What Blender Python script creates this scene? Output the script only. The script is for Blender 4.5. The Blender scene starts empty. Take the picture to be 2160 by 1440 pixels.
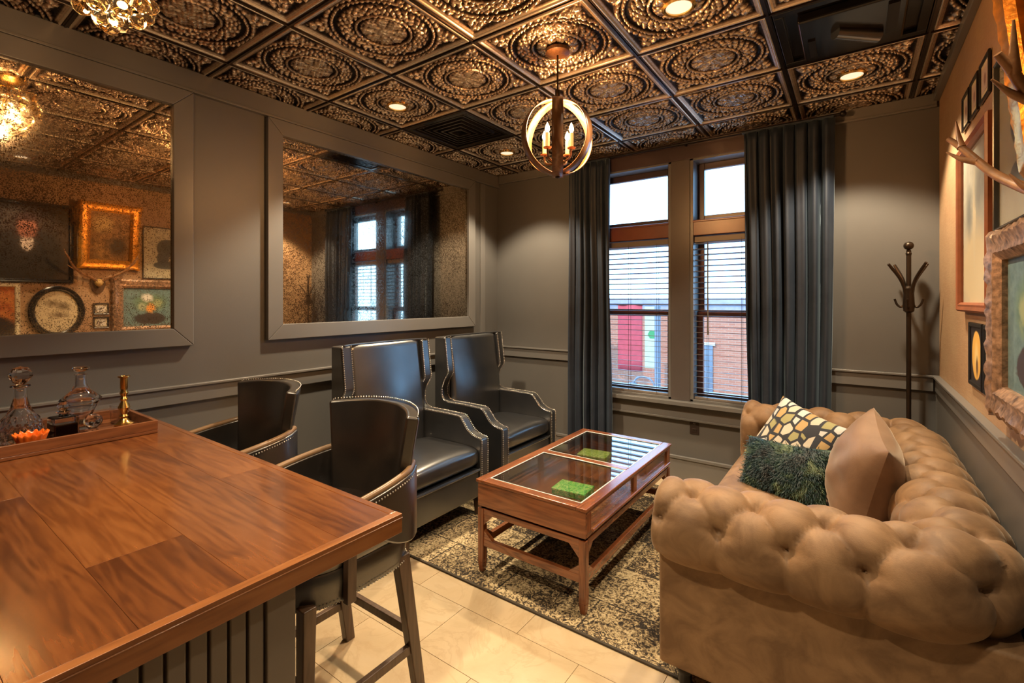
import bpy, bmesh, math, random
import numpy as np
from mathutils import Vector, Matrix, Euler
random.seed(7); np.random.seed(7)
sc = bpy.context.scene
C = sc.collection
PI = math.pi

# ------------------------------------------------------------------ camera, world, sun, exposure
cam_d = bpy.data.cameras.new('camera'); cam = bpy.data.objects.new('camera', cam_d); C.objects.link(cam)
cam.location = (0, 0, 1.456); cam.rotation_euler = (PI/2, 0, 0.624)
cam_d.sensor_width = 36; cam_d.lens = 1005/2160*36; cam_d.shift_y = -86.6/2160
cam_d.clip_start = 0.02; cam_d.clip_end = 300
sc.camera = cam

W = bpy.data.worlds.new('sky'); sc.world = W; W.use_nodes = True
wb = W.node_tree.nodes['Background']; wb.inputs[0].default_value = (0.30, 0.61, 1.0, 1); wb.inputs[1].default_value = 3.5
sun_d = bpy.data.lights.new('sun', 'SUN'); sun = bpy.data.objects.new('sun', sun_d); C.objects.link(sun)
sun_d.energy = 1.5; sun_d.angle = 0.01; sun_d.color = (1, .94, .85)
sun.rotation_euler = (math.radians(48), 0, math.radians(-20)); sun.location = (0, -4, 12)
sc.view_settings.view_transform = 'Standard'; sc.view_settings.look = 'None'
sc.view_settings.exposure = 1.22; sc.view_settings.gamma = 1.0; sc.view_settings.use_curve_mapping = False
sc.cycles.use_denoising = True
sc.cycles.max_bounces = 10; sc.cycles.glossy_bounces = 5; sc.cycles.transmission_bounces = 10; sc.cycles.transparent_max_bounces = 16
sc.cycles.caustics_reflective = False; sc.cycles.caustics_refractive = False
sc.cycles.sample_clamp_indirect = 4.0

# ------------------------------------------------------------------ room measures (metres)
XL, XR, YB, YF, ZC = -3.03, 0.425, 3.95, -2.6, 2.743
T = 0.6096; GX, GY = -2.758, 1.808          # ceiling grid node (0,0)

# ------------------------------------------------------------------ helpers
class MB:
    def __init__(s): s.v = []; s.f = []
    def add(s, vs, fs):
        o = len(s.v); s.v += [tuple(p) for p in vs]; s.f += [tuple(i+o for i in f) for f in fs]; return s
    def box(s, a, b, M=None):
        x0, y0, z0 = a; x1, y1, z1 = b
        vs = [(x0,y0,z0),(x1,y0,z0),(x1,y1,z0),(x0,y1,z0),(x0,y0,z1),(x1,y0,z1),(x1,y1,z1),(x0,y1,z1)]
        if M is not None: vs = [M @ Vector(p) for p in vs]
        return s.add(vs, [(0,3,2,1),(4,5,6,7),(0,1,5,4),(1,2,6,5),(2,3,7,6),(3,0,4,7)])
    def hexa(s, bot, top):                     # 4 bottom + 4 top corners, counter-clockwise seen from above
        return s.add(list(bot)+list(top), [(0,3,2,1),(4,5,6,7),(0,1,5,4),(1,2,6,5),(2,3,7,6),(3,0,4,7)])
    def bar(s, p, q, w, d, w2=None, d2=None):  # square post from p to q
        w2 = w2 or w; d2 = d2 or d
        c = [(-1,-1),(1,-1),(1,1),(-1,1)]
        return s.hexa([(p[0]+a*w/2, p[1]+b*d/2, p[2]) for a, b in c], [(q[0]+a*w2/2, q[1]+b*d2/2, q[2]) for a, b in c])
    def lathe(s, prof, n=24, c=(0,0,0)):
        vs = []; fs = []; m = len(prof)
        for k in range(n):
            a = 2*PI*k/n
            for r, z in prof: vs.append((c[0]+r*math.cos(a), c[1]+r*math.sin(a), c[2]+z))
        for k in range(n):
            k2 = (k+1) % n
            for j in range(m-1): fs.append((k*m+j, k2*m+j, k2*m+j+1, k*m+j+1))
        return s.add(vs, fs)
    def tube(s, path, r, n=8, cap=True):
        P = [Vector(p) for p in path]; m = len(P)
        rr = r if isinstance(r, (list, tuple)) else [r]*m
        vs = []; fs = []; nrm = None
        for i in range(m):
            t = (P[min(i+1, m-1)]-P[max(i-1, 0)]).normalized()
            if nrm is None:
                nrm = t.orthogonal().normalized()
            else:
                nrm = (nrm - t*nrm.dot(t)).normalized()
            b = t.cross(nrm)
            for k in range(n):
                a = 2*PI*k/n; vs.append(P[i]+(nrm*math.cos(a)+b*math.sin(a))*rr[i])
        for i in range(m-1):
            for k in range(n):
                k2 = (k+1) % n; fs.append((i*n+k, i*n+k2, (i+1)*n+k2, (i+1)*n+k))
        if cap: fs += [tuple(range(n-1, -1, -1)), tuple((m-1)*n+k for k in range(n))]
        return s.add(vs, fs)
    def prism(s, poly, f, d0, d1):             # poly = [(a,b)], f(a,b,d) -> xyz
        n = len(poly)
        vs = [f(a, b, d0) for a, b in poly]+[f(a, b, d1) for a, b in poly]
        fs = [tuple(range(n)), tuple(range(2*n-1, n-1, -1))]+[(i, i+n, (i+1) % n+n, (i+1) % n) for i in range(n)]
        return s.add(vs, fs)
    def grid(s, fn, nu, nv, cu=False, cv=False):
        mu = nu if cu else nu+1; mv = nv if cv else nv+1
        vs = [fn(i/nu, j/nv) for i in range(mu) for j in range(mv)]
        fs = [(i*mv+j, ((i+1) % mu)*mv+j, ((i+1) % mu)*mv+(j+1) % mv, i*mv+(j+1) % mv) for i in range(nu) for j in range(nv)]
        return s.add(vs, fs)
    def ball(s, c, r, n=10, m=7, sz=1.0):
        return s.lathe([(max(1e-4, r*math.sin(PI*j/m)), -r*sz*math.cos(PI*j/m)) for j in range(m+1)], n, c)
    def mesh(s, name, smooth=True, ang=38):
        me = bpy.data.meshes.new(name); me.from_pydata(s.v, [], s.f); me.update()
        b = bmesh.new(); b.from_mesh(me); bmesh.ops.recalc_face_normals(b, faces=b.faces[:]); b.to_mesh(me); b.free()
        if smooth:
            me.polygons.foreach_set('use_smooth', [True]*len(me.polygons))
            me.set_sharp_from_angle(angle=math.radians(ang))
        return me
    def build(s, name, mat, parent=None, smooth=True, bevel=0, ang=38, solid=0, sub=0, label=None):
        return place(name, s.mesh(name, smooth, ang), mat, parent, bevel, solid, sub, label)

def place(name, me, mat=None, parent=None, bevel=0, solid=0, sub=0, label=None, loc=None):
    o = bpy.data.objects.new(name, me); C.objects.link(o)
    if mat is not None and not me.materials: me.materials.append(mat)
    if parent is not None: o.parent = parent
    if loc is not None: o.location = loc
    if solid:
        m = o.modifiers.new('solid', 'SOLIDIFY'); m.thickness = solid; m.offset = 0
    if bevel:
        m = o.modifiers.new('bevel', 'BEVEL'); m.width = bevel; m.segments = 2; m.limit_method = 'ANGLE'; m.angle_limit = math.radians(40); m.harden_normals = True
    if sub:
        m = o.modifiers.new('sub', 'SUBSURF'); m.levels = sub; m.render_levels = sub
    if label: o['label'] = label
    return o
def tag(o, label, cat, group=None):
    o['label'] = label; o['category'] = cat
    if group: o['group'] = group
    return o
def thing(name, label, cat, loc=(0,0,0), rot=(0,0,0), group=None):
    o = bpy.data.objects.new(name, None); C.objects.link(o); o.location = loc; o.rotation_euler = rot; o.empty_display_size = .1
    return tag(o, label, cat, group)
def struct(o): o['kind'] = 'structure'; return o
def sempty(name, loc=(0,0,0)):
    o = bpy.data.objects.new(name, None); C.objects.link(o); o.location = loc; o.empty_display_size = .1
    return struct(o)
def copy_tree(o, parent=None):
    c = o.copy(); C.objects.link(c); c.parent = parent
    for ch in list(o.children): copy_tree(ch, c)
    return c
def catmull(pts, n=8):
    P = [Vector(p) for p in pts]; P = [P[0]*2-P[1]]+P+[P[-1]*2-P[-2]]; out = []
    for i in range(1, len(P)-2):
        a, b, c, d = P[i-1:i+3]
        for k in range(n):
            t = k/n
            out.append(.5*((2*b)+(c-a)*t+(2*a-5*b+4*c-d)*t*t+(3*b-a-3*c+d)*t**3))
    out.append(P[-2]); return out
def resample(pts, step):
    P = [Vector(p) for p in pts]; L = [0]
    for a, b in zip(P, P[1:]): L.append(L[-1]+(b-a).length)
    n = max(1, int(L[-1]/step)); out = []
    for k in range(n+1):
        d = L[-1]*k/n; i = 0
        while i < len(L)-2 and L[i+1] < d: i += 1
        seg = L[i+1]-L[i] or 1; out.append(P[i].lerp(P[i+1], (d-L[i])/seg))
    return out
def nails(paths, mat, parent, r=.0045, step=.012, name='nailhead_trim'):
    b = MB()
    for p in paths:
        for q in resample(p, step):
            b.add([q+Vector(d)*r for d in ((1,0,0),(-1,0,0),(0,1,0),(0,-1,0),(0,0,1),(0,0,-1))],
                  [(0,2,4),(2,1,4),(1,3,4),(3,0,4),(2,0,5),(1,2,5),(3,1,5),(0,3,5)])
    o = b.build(name, mat, parent, ang=180); o['kind'] = 'stuff'; return o

# ------------------------------------------------------------------ materials
class N:
    def __init__(s, name):
        s.m = bpy.data.materials.new(name); s.m.use_nodes = True; s.t = s.m.node_tree; s.n = s.t.nodes
        s.b = s.n['Principled BSDF']; s.out = s.n['Material Output']
    def new(s, ty, **kw):
        n = s.n.new(ty)
        for k, v in kw.items():
            if hasattr(n, k): setattr(n, k, v)
            else: n.inputs[k].default_value = v
        return n
    def ln(s, a, b): s.t.links.new(a, b)
    def co(s, kind='Object', scale=(1,1,1), rot=(0,0,0), loc=(0,0,0)):
        tc = s.new('ShaderNodeTexCoord'); mp = s.new('ShaderNodeMapping')
        mp.inputs['Scale'].default_value = scale; mp.inputs['Rotation'].default_value = rot; mp.inputs['Location'].default_value = loc
        s.ln(tc.outputs[kind], mp.inputs[0]); return mp.outputs[0]
    def noise(s, co, scale, detail=4, rough=.55, dist=0):
        n = s.new('ShaderNodeTexNoise'); s.ln(co, n.inputs['Vector'])
        n.inputs['Scale'].default_value = scale; n.inputs['Detail'].default_value = detail; n.inputs['Roughness'].default_value = rough; n.inputs['Distortion'].default_value = dist
        return n.outputs['Fac']
    def ramp(s, fac, stops, interp='LINEAR'):
        r = s.new('ShaderNodeValToRGB'); r.color_ramp.interpolation = interp; e = r.color_ramp.elements
        while len(e) < len(stops): e.new(.5)
        for i, (p, c) in enumerate(stops): e[i].position = p; e[i].color = (*c, 1) if len(c) == 3 else c
        s.ln(fac, r.inputs[0]); return r.outputs[0]
    def mix(s, fac, a, b, mode='MIX'):
        n = s.new('ShaderNodeMix', data_type='RGBA', blend_type=mode); n.clamp_factor = True
        for v, i in ((fac, 0), (a, 6), (b, 7)):
            if hasattr(v, 'links'): s.ln(v, n.inputs[i])
            else: n.inputs[i].default_value = (*v, 1) if isinstance(v, tuple) and len(v) == 3 else v
        return n.outputs[2]
    def math(s, op, a, b=0.0, c=0.0):
        n = s.new('ShaderNodeMath', operation=op)
        for v, i in ((a, 0), (b, 1), (c, 2)):
            if hasattr(v, 'links'): s.ln(v, n.inputs[i])
            else: n.inputs[i].default_value = v
        return n.outputs[0]
    def bump(s, h, strength=.2, dist=.01):
        n = s.new('ShaderNodeBump'); n.inputs['Strength'].default_value = strength; n.inputs['Distance'].default_value = dist
        s.ln(h, n.inputs['Height']); s.ln(n.outputs[0], s.b.inputs['Normal'])
    def col(s, v):
        if hasattr(v, 'links'): s.ln(v, s.b.inputs['Base Color'])
        else: s.b.inputs['Base Color'].default_value = (*v, 1)
    def set(s, **kw):
        for k, v in kw.items():
            k = {'rough':'Roughness','metal':'Metallic','coat':'Coat Weight','coat_r':'Coat Roughness','trans':'Transmission Weight','ior':'IOR','sheen':'Sheen Weight','sheen_r':'Sheen Roughness','spec':'Specular IOR Level','emi':'Emission Strength'}.get(k, k)
            if hasattr(v, 'links'): s.ln(v, s.b.inputs[k])
            else: s.b.inputs[k].default_value = v
        return s
def mat(name, color, rough=.5, metal=0, var=.12, vscale=6, bump=0, bscale=80, **kw):
    n = N(name); co = n.co()
    f = n.noise(co, vscale, 5)
    lo = tuple(c*(1-var) for c in color); hi = tuple(min(1, c*(1+var)) for c in color)
    n.col(n.ramp(f, [(.3, lo), (.7, hi)])); n.set(rough=rough, metal=metal, **kw)
    if bump: n.bump(n.noise(co, bscale, 3), bump, .004)
    return n.m

m_wall = mat('taupe_paint', (.128, .124, .120), .42, var=.05, vscale=2, bump=.06, bscale=160)
m_trim = mat('taupe_satin_trim', (.165, .160, .156), .30, var=.04, vscale=3)
m_wtrim = mat('brown_window_paint', (.065, .042, .042), .32, var=.08, vscale=4)
m_sash = mat('red_brown_sash_wood', (.20, .068, .038), .3, var=.15, vscale=6)
def m_grass():
    n = N('grasscloth_wallpaper'); co = n.co()
    a = n.noise(n.co(scale=(1, 3, 60)), 6, 4); b = n.noise(n.co(scale=(1, 70, 2)), 6, 3); c = n.noise(co, 2.2, 3)
    f = n.math('ADD', n.math('MULTIPLY', a, .6), n.math('MULTIPLY', b, .4))
    k = n.ramp(f, [(.3, (.33, .19, .10)), (.55, (.46, .29, .16)), (.75, (.56, .38, .22))])
    n.col(n.mix(.35, k, n.ramp(c, [(.35, (.40, .22, .12)), (.65, (.55, .38, .22))]))); n.set(rough=.6); n.bump(f, .25, .004); return n.m
m_grass = m_grass()
def m_leather(name, c0, c1, rough=.27, cior=1.85):
    n = N(name); co = n.co()
    f = n.noise(co, 7, 4, .5, .3)
    n.col(n.ramp(f, [(.35, c0), (.72, c1)])); n.set(rough=rough, coat=1.0, coat_r=.27, spec=1.0); n.b.inputs['Coat IOR'].default_value = cior
    v = n.new('ShaderNodeTexVoronoi'); n.ln(co, v.inputs['Vector']); v.inputs['Scale'].default_value = 170
    n.bump(n.math('ADD', v.outputs['Distance'], n.math('MULTIPLY', n.noise(co, 7, 2), 2.0)), .035, .006); return n.m
m_leather_b = m_leather('black_leather', (.008, .010, .014), (.022, .022, .024), .32)
m_leather_s = m_leather('dark_brown_leather', (.009, .007, .006), (.020, .014, .010), .30, 1.45)
def wood(name, c0, c1, c2, axis='x', rough=.3, coat=.3, scale=1.6, rnd=0.0, knots=True):
    n = N(name); st = {'x': (.9, 9, 9), 'y': (9, .9, 9), 'z': (9, 9, .9)}[axis]
    oi = n.new('ShaderNodeObjectInfo'); tc = n.new('ShaderNodeTexCoord')
    cmb = n.new('ShaderNodeVectorMath', operation='MULTIPLY_ADD')
    rv = n.new('ShaderNodeCombineXYZ')
    for i in range(3): n.ln(n.math('MULTIPLY', oi.outputs['Random'], 7.3*(i+1)), rv.inputs[i])
    n.ln(tc.outputs['Object'], cmb.inputs[0]); cmb.inputs[1].default_value = tuple(q*scale for q in st); n.ln(rv.outputs[0], cmb.inputs[2])
    w = n.new('ShaderNodeTexNoise'); n.ln(cmb.outputs[0], w.inputs['Vector']); w.inputs['Scale'].default_value = 1.1; w.inputs['Detail'].default_value = 3; w.inputs['Distortion'].default_value = .7
    g = n.math('MULTIPLY_ADD', n.math('SINE', n.math('MULTIPLY', w.outputs['Fac'], 34.0)), .085, .0)
    fine = n.new('ShaderNodeTexNoise'); n.ln(cmb.outputs[0], fine.inputs['Vector']); fine.inputs['Scale'].default_value = 7; fine.inputs['Detail'].default_value = 5
    lowf = n.noise(cmb.outputs[0], .55, 3)
    f = n.math('ADD', g, n.math('ADD', n.math('MULTIPLY', fine.outputs['Fac'], .42), n.math('MULTIPLY', lowf, .62)))
    f = n.math('ADD', f, n.math('MULTIPLY', n.math('SUBTRACT', oi.outputs['Random'], .5), rnd))
    n.col(n.ramp(f, [(.30, c0), (.54, c1), (.80, c2)])); n.set(rough=rough, coat=coat, coat_r=.15)
    n.bump(fine.outputs['Fac'], .06, .004); return n.m
m_bar = wood('red_brown_bar_wood', (.070, .020, .007), (.165, .052, .014), (.26, .092, .026), 'x', .24, 1.0, rnd=.24)
m_bar_e = wood('bar_edge_wood', (.16, .054, .014), (.27, .098, .027), (.36, .145, .045), 'y', .3, .4)
m_table = wood('mahogany_table_wood', (.10, .028, .010), (.24, .075, .026), (.36, .125, .045), 'x', .24, 1.0)
m_table_y = wood('mahogany_table_wood_long', (.10, .028, .010), (.24, .075, .026), (.36, .125, .045), 'y', .24, 1.0)
m_table_z = wood('mahogany_table_wood_upright', (.10, .028, .010), (.24, .075, .026), (.34, .12, .045), 'z', .26, .5)
m_tray = wood('tray_wood', (.10, .035, .014), (.20, .072, .028), (.28, .11, .045), 'y', .3, .4)
m_leg = wood('dark_brown_stool_wood', (.05, .026, .014), (.095, .052, .030), (.13, .075, .045), 'z', .38, .2)
m_panel = mat('bar_panel_paint', (.15, .128, .105), .42, var=.05)
m_brass = mat('brass', (.62, .38, .12), .22, 1, var=.1)
m_nail = mat('pewter_nailheads', (.62, .58, .52), .3, 1, var=.08)
m_black = mat('black_iron', (.022, .018, .016), .42, .6, var=.2)
m_blackpl = mat('black_gloss_panel', (.012, .011, .012), .16, 0, var=.2)
m_rack = mat('bronze_black_metal', (.05, .034, .024), .36, .8, var=.2)
m_outlet = mat('dark_brown_outlet_plastic', (.035, .024, .02), .35)
m_white = mat('white_plastic', (.62, .58, .54), .4)
def glass(name, tint=(1,1,1), rough=.0, ior=1.48):
    n = N(name); n.col(tint); n.set(rough=rough, trans=1.0, ior=ior); return n.m
def pane(name, tint=(.95,.97,.97), refl=.5):
    n = N(name); n.n.remove(n.b)
    tr = n.new('ShaderNodeBsdfTransparent'); tr.inputs[0].default_value = (*tint, 1)
    gl = n.new('ShaderNodeBsdfGlossy'); gl.inputs['Roughness'].default_value = .01
    lw = n.new('ShaderNodeLayerWeight'); lw.inputs[0].default_value = .5
    fr = n.math('ADD', n.math('MULTIPLY', n.math('POWER', lw.outputs['Facing'], 4.0), .9), .05)
    mx = n.new('ShaderNodeMixShader'); n.ln(n.math('MINIMUM', n.math('MULTIPLY', fr, refl), 1.0), mx.inputs[0]); n.ln(tr.outputs[0], mx.inputs[1]); n.ln(gl.outputs[0], mx.inputs[2]); n.ln(mx.outputs[0], n.out.inputs[0]); return n.m
m_pane = pane('window_glass', (.97, .98, .98), .6)
m_tglass = pane('table_glass', (.96, .98, .97), 1.6)
m_crystal = glass('clear_crystal', (.97, .97, 1.0), 0.0, 1.52)
m_amber = glass('amber_crystal', (1.0, .88, .64), .0, 1.5)
m_orange = mat('orange_glass', (.85, .16, .02), .12, 0, var=.3, vscale=40)
def m_emit(name, color, st):
    n = N(name); n.col(color); n.set(emi=st); n.b.inputs['Emission Color'].default_value = (*color, 1); return n.m
m_bulb = m_emit('warm_bulb', (1, .66, .26), 18)
m_bulb2 = m_emit('chandelier_bulb', (1, .70, .32), 5)
m_can = m_emit('can_light_lens', (1, .82, .58), .42)
def m_mirror(name, dens, fine):
    n = N(name); co = n.co()
    low = n.noise(n.co(loc=(3.1, 0, 0)), 1.7, 3); sp = n.noise(co, fine, 3, .7); sp2 = n.noise(co, fine*.33, 4, .75)
    s = n.math('ADD', n.math('MULTIPLY', sp, .65), n.math('MULTIPLY', sp2, .35))
    s = n.math('ADD', s, n.math('MULTIPLY', n.math('SUBTRACT', low, .5), .26))
    k = n.ramp(s, [(dens-.03, (0, 0, 0)), (dens+.05, (.88, .88, .88))])
    n.col(n.mix(k, (.82, .73, .60), (.10, .070, .045))); n.set(metal=1.0, rough=n.ramp(k, [(0, (.012,)*3), (1, (.16,)*3)])); return n.m
m_mirror1 = m_mirror('antique_mirror_light', .53, 190)
m_mirror2 = m_mirror('antique_mirror_speckled', .49, 180)
def m_tile():
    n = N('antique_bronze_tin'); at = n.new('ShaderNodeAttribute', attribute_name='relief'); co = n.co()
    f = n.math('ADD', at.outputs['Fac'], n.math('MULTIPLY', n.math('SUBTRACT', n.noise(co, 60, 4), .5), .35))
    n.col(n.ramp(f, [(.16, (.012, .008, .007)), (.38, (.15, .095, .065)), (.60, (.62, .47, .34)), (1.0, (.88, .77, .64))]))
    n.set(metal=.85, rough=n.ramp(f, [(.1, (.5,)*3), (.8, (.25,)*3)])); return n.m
m_tile = m_tile()
m_grid = mat('dark_bronze_grid', (.085, .062, .050), .26, .9, var=.15)
def m_velvet(name, c0, c1, sheen=.6, scale=5):
    n = N(name); co = n.co(); f = n.noise(co, scale, 5, .6, .8)
    n.col(n.ramp(f, [(.35, c0), (.65, c1)])); n.set(rough=.62, sheen=sheen, sheen_r=.35); n.b.inputs['Sheen Tint'].default_value = (1, .85, .68, 1)
    n.bump(n.noise(co, 260, 2), .12, .003); return n.m
m_sofa = m_velvet('tan_velvet', (.158, .086, .040), (.285, .168, .084), .2, 8)
m_blush = m_velvet('taupe_velvet', (.20, .118, .072), (.28, .175, .112), .45)
m_curtain = m_velvet('blue_grey_velvet', (.009, .016, .032), (.020, .030, .052), .25, 3)
m_curtain.node_tree.nodes['Principled BSDF'].inputs['Sheen Tint'].default_value = (.6, .8, 1, 1)
m_brick = None
def brick_mat(name, c1, c2, mo, scale=1.0):
    n = N(name); b = n.new('ShaderNodeTexBrick'); n.ln(n.co(rot=(PI/2, 0, 0)), b.inputs['Vector'])
    b.inputs['Color1'].default_value = (*c1, 1); b.inputs['Color2'].default_value = (*c2, 1); b.inputs['Mortar'].default_value = (*mo, 1); b.inputs['Scale'].default_value = scale
    b.inputs['Brick Width'].default_value = .22; b.inputs['Row Height'].default_value = .075; b.inputs['Mortar Size'].default_value = .008
    n.col(n.mix(.4, b.outputs[0], n.ramp(n.noise(n.co(), 1.5, 5), [(.3, c1), (.7, c2)]))); n.set(rough=.8); return n.m
m_brick = brick_mat('sunlit_brick', (.30, .085, .045), (.40, .14, .075), (.36, .24, .17))

# ------------------------------------------------------------------ paintings (flat pictures)
def paint(name, base, base2, blobs=(), nscale=5, dist=.08, rough=.5):
    n = N(name); tc = n.new('ShaderNodeTexCoord'); sp = n.new('ShaderNodeSeparateXYZ'); n.ln(tc.outputs['Generated'], sp.inputs[0])
    nz = n.noise(tc.outputs['Generated'], nscale, 6, .65)
    wob = n.math('MULTIPLY', n.math('SUBTRACT', nz, .5), dist*2)
    x = n.math('ADD', sp.outputs[0], wob); y = n.math('ADD', sp.outputs[1], wob)
    c = n.ramp(nz, [(.35, base), (.65, base2)])
    for (cx, cy, rx, ry, colr, soft) in blobs:
        dx = n.math('DIVIDE', n.math('SUBTRACT', x, cx), rx); dy = n.math('DIVIDE', n.math('SUBTRACT', y, cy), ry)
        d = n.math('SQRT', n.math('ADD', n.math('MULTIPLY', dx, dx), n.math('MULTIPLY', dy, dy)))
        mr = n.new('ShaderNodeMapRange'); n.ln(d, mr.inputs[0]); mr.inputs[1].default_value = 1-soft; mr.inputs[2].default_value = 1+soft*.2; mr.inputs[3].default_value = 1; mr.inputs[4].default_value = 0
        c = n.mix(mr.outputs[0], c, colr)
    n.col(c); n.set(rough=rough); return n.m

# ================================================================== THE SETTING
def slab(name, a, b, m, bevel=0): return struct(MB().box(a, b).build(name, m, bevel=bevel))
slab('wall_left', (XL-.15, YF-.15, 0), (XL, YB+.15, ZC+.12), m_wall)
slab('wall_right', (XR, YF-.15, 0), (XR+.15, YB+.15, ZC+.12), m_grass)
slab('wall_front', (XL, YF-.15, 0), (XR, YF, ZC+.12), m_wall)
# back wall with an opening for the window pair
WX0, WX1, WZ0, WZ1 = -1.985, -.315, .62, 2.60
wbk = MB()
wbk.box((XL, YB, 0), (WX0, YB+.25, ZC+.12)).box((WX1, YB, 0), (XR, YB+.25, ZC+.12)).box((WX0, YB, 0), (WX1, YB+.25, WZ0)).box((WX0, YB, WZ1), (WX1, YB+.25, ZC+.12))
struct(wbk.build('wall_back', m_wall))

# floor slab with separate stone tiles
def m_floor():
    n = N('cream_stone_tile'); oi = n.new('ShaderNodeObjectInfo'); tc = n.new('ShaderNodeTexCoord')
    vm = n.new('ShaderNodeVectorMath', operation='ADD'); cb = n.new('ShaderNodeCombineXYZ')
    for i in range(3): n.ln(n.math('MULTIPLY', oi.outputs['Random'], 13.7*(i+1)), cb.inputs[i])
    n.ln(tc.outputs['Object'], vm.inputs[0]); n.ln(cb.outputs[0], vm.inputs[1]); v = vm.outputs[0]
    a = n.noise(v, 3.5, 6, .6, 1.2); vein = n.math('ABSOLUTE', n.math('SUBTRACT', n.noise(v, 2.6, 5, .6, 2.0), .5))
    c = n.ramp(a, [(.3, (.44, .335, .20)), (.55, (.54, .42, .265)), (.8, (.60, .495, .345))])
    c = n.mix(n.ramp(vein, [(0, (.5,)*3), (.035, (0, 0, 0))]), c, (.40, .285, .165))
    c = n.mix(n.math('MULTIPLY', oi.outputs['Random'], .35), c, (.52, .37, .21)); n.col(c); n.set(rough=.3); return n.m
m_floor = m_floor(); m_grout = mat('beige_grout', (.47, .365, .235), .8)
fl = slab('floor', (XL, YF, -.12), (XR, YB, -.004), m_grout)
tw, td = .6096, .3048
tm = MB().box((.0012, .0012, -.006), (tw-.0012, td-.0012, 0)).mesh('floor_tile')
ty = 1.703-14*td; r = 0
while ty < YB-.01:
    x = XL-(r % 2)*tw/2
    while x < XR:
        if x >= XL-.01 and x+tw <= XR+.01 and ty >= YF and ty+td <= YB+.01: place('floor_tile', tm, m_floor, fl, loc=(x, ty, 0))
        else:
            a, b = max(x, XL), min(x+tw, XR); c, d = max(ty, YF), min(ty+td, YB)
            if b-a > .02 and d-c > .02: place('floor_tile', MB().box((.0012, .0012, -.006), (b-a-.0012, d-c-.0012, 0)).mesh('floor_tile'), m_floor, fl, loc=(a, c, 0))
        x += tw
    ty += td; r += 1

# ceiling: slab, pressed tin tiles, grid bars
ceil = slab('ceiling', (XL, YF, ZC+.025), (XR, YB, ZC+.12), m_grid)
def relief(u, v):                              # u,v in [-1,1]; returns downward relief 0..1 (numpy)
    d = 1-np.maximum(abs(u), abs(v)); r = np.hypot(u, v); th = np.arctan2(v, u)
    h = np.zeros_like(u)
    st = lambda a, b, x: np.clip((x-a)/(b-a), 0, 1)
    bump = lambda c, w, x: np.clip(1-((x-c)/w)**2, 0, 1)
    h = np.where(d < .035, .30, h)
    h = np.maximum(h, 1.0*np.sqrt(bump(.058, .026, d))); h = np.maximum(h, .75*np.sqrt(bump(.085, .016, d)))
    h = np.maximum(h, .62*np.sqrt(bump(.112, .020, d))); h = np.maximum(h, .22*bump(.14, .03, d))
    inside = d > .15; r = r/1.19
    # rosette
    pet = np.abs(np.cos(4*th))**.6*(.62+.38*np.abs(np.cos(20*th+30*r))); pet2 = np.abs(np.cos(4*th+PI/4*1.0))**.6
    ros = np.where(r < .30, .25+.62*pet*np.sqrt(np.clip(1-((r-.19)/.12)**2, 0, 1)), 0)
    ros = np.maximum(ros, np.where(r < .30, .55*pet2*np.sqrt(np.clip(1-((r-.24)/.06)**2, 0, 1)), 0))
    ros = np.maximum(ros, np.where(r < .11, .35+.55*np.abs(np.sin(3*th))**.7*np.clip(1-(r/.12)**2, 0, 1)+.1, 0))
    ros = np.maximum(ros, .9*np.sqrt(bump(0, .035, r)))
    h = np.maximum(h, ros)
    h = np.maximum(h, .78*np.sqrt(bump(.355, .018, r)))
    # scroll band
    ph = 16*th+26*r
    band = (.10+.80*np.abs(np.sin(ph))**.8*np.abs(np.sin(12*th-38*r))**.7)*np.clip(1-((r-.485)/.105)**6, 0, 1)
    band = np.maximum(band, .75*(np.sin(24*th) > .2)*np.sqrt(bump(.47, .03, r)))
    h = np.maximum(h, band)
    h = np.maximum(h, .85*np.sqrt(bump(.655, .02, r))*(.75+.25*np.cos(64*th)))
    # corner leaves
    au, av = abs(u), abs(v); p = (au+av)/math.sqrt(2); q = (au-av)/math.sqrt(2)
    fan = np.clip(1-((p-1.0)/.19)**4, 0, 1)*np.clip(1-(abs(q)/(.06+.62*np.clip(1.16-p, 0, 1)))**6, 0, 1)*(r > .70)
    leaf = fan*(.12+.85*np.abs(np.cos(26*q+11*p*np.sign(q)))**.7*np.abs(np.cos(24*p-13*abs(q)))**.6)
    side = np.clip(1-((r-.725)/.035)**2, 0, 1)*(.2+.65*np.abs(np.cos(22*th))**.8)
    h = np.where(inside, np.maximum(h, np.maximum(leaf, side*(r > .68))), h)
    h = np.where(inside & (h > .2), np.clip(h+.16*np.sin(61*u+17*v)*np.sin(53*v-23*u)+.10*np.sin(97*v+40*u), .1, 1), h)
    return h
def tile_mesh(a0, a1, b0, b1, n=118):          # part of the unit tile that is used (0..1)
    nu = max(6, int(n*(a1-a0))); nv = max(6, int(n*(b1-b0)))
    A = np.linspace(a0, a1, nu+1); B = np.linspace(b0, b1, nv+1); U, V = np.meshgrid(A, B, indexing='ij')
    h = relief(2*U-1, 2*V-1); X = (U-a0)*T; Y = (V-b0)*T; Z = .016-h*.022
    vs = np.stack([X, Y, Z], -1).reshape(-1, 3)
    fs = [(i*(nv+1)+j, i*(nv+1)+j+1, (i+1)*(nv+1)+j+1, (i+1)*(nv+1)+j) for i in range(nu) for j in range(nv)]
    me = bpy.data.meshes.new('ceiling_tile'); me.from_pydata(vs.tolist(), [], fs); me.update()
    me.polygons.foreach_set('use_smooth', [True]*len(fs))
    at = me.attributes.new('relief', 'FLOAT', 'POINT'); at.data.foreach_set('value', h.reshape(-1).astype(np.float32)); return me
tile_cache = {}
VENTS = {(0, 1), (4, 1)}
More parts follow.
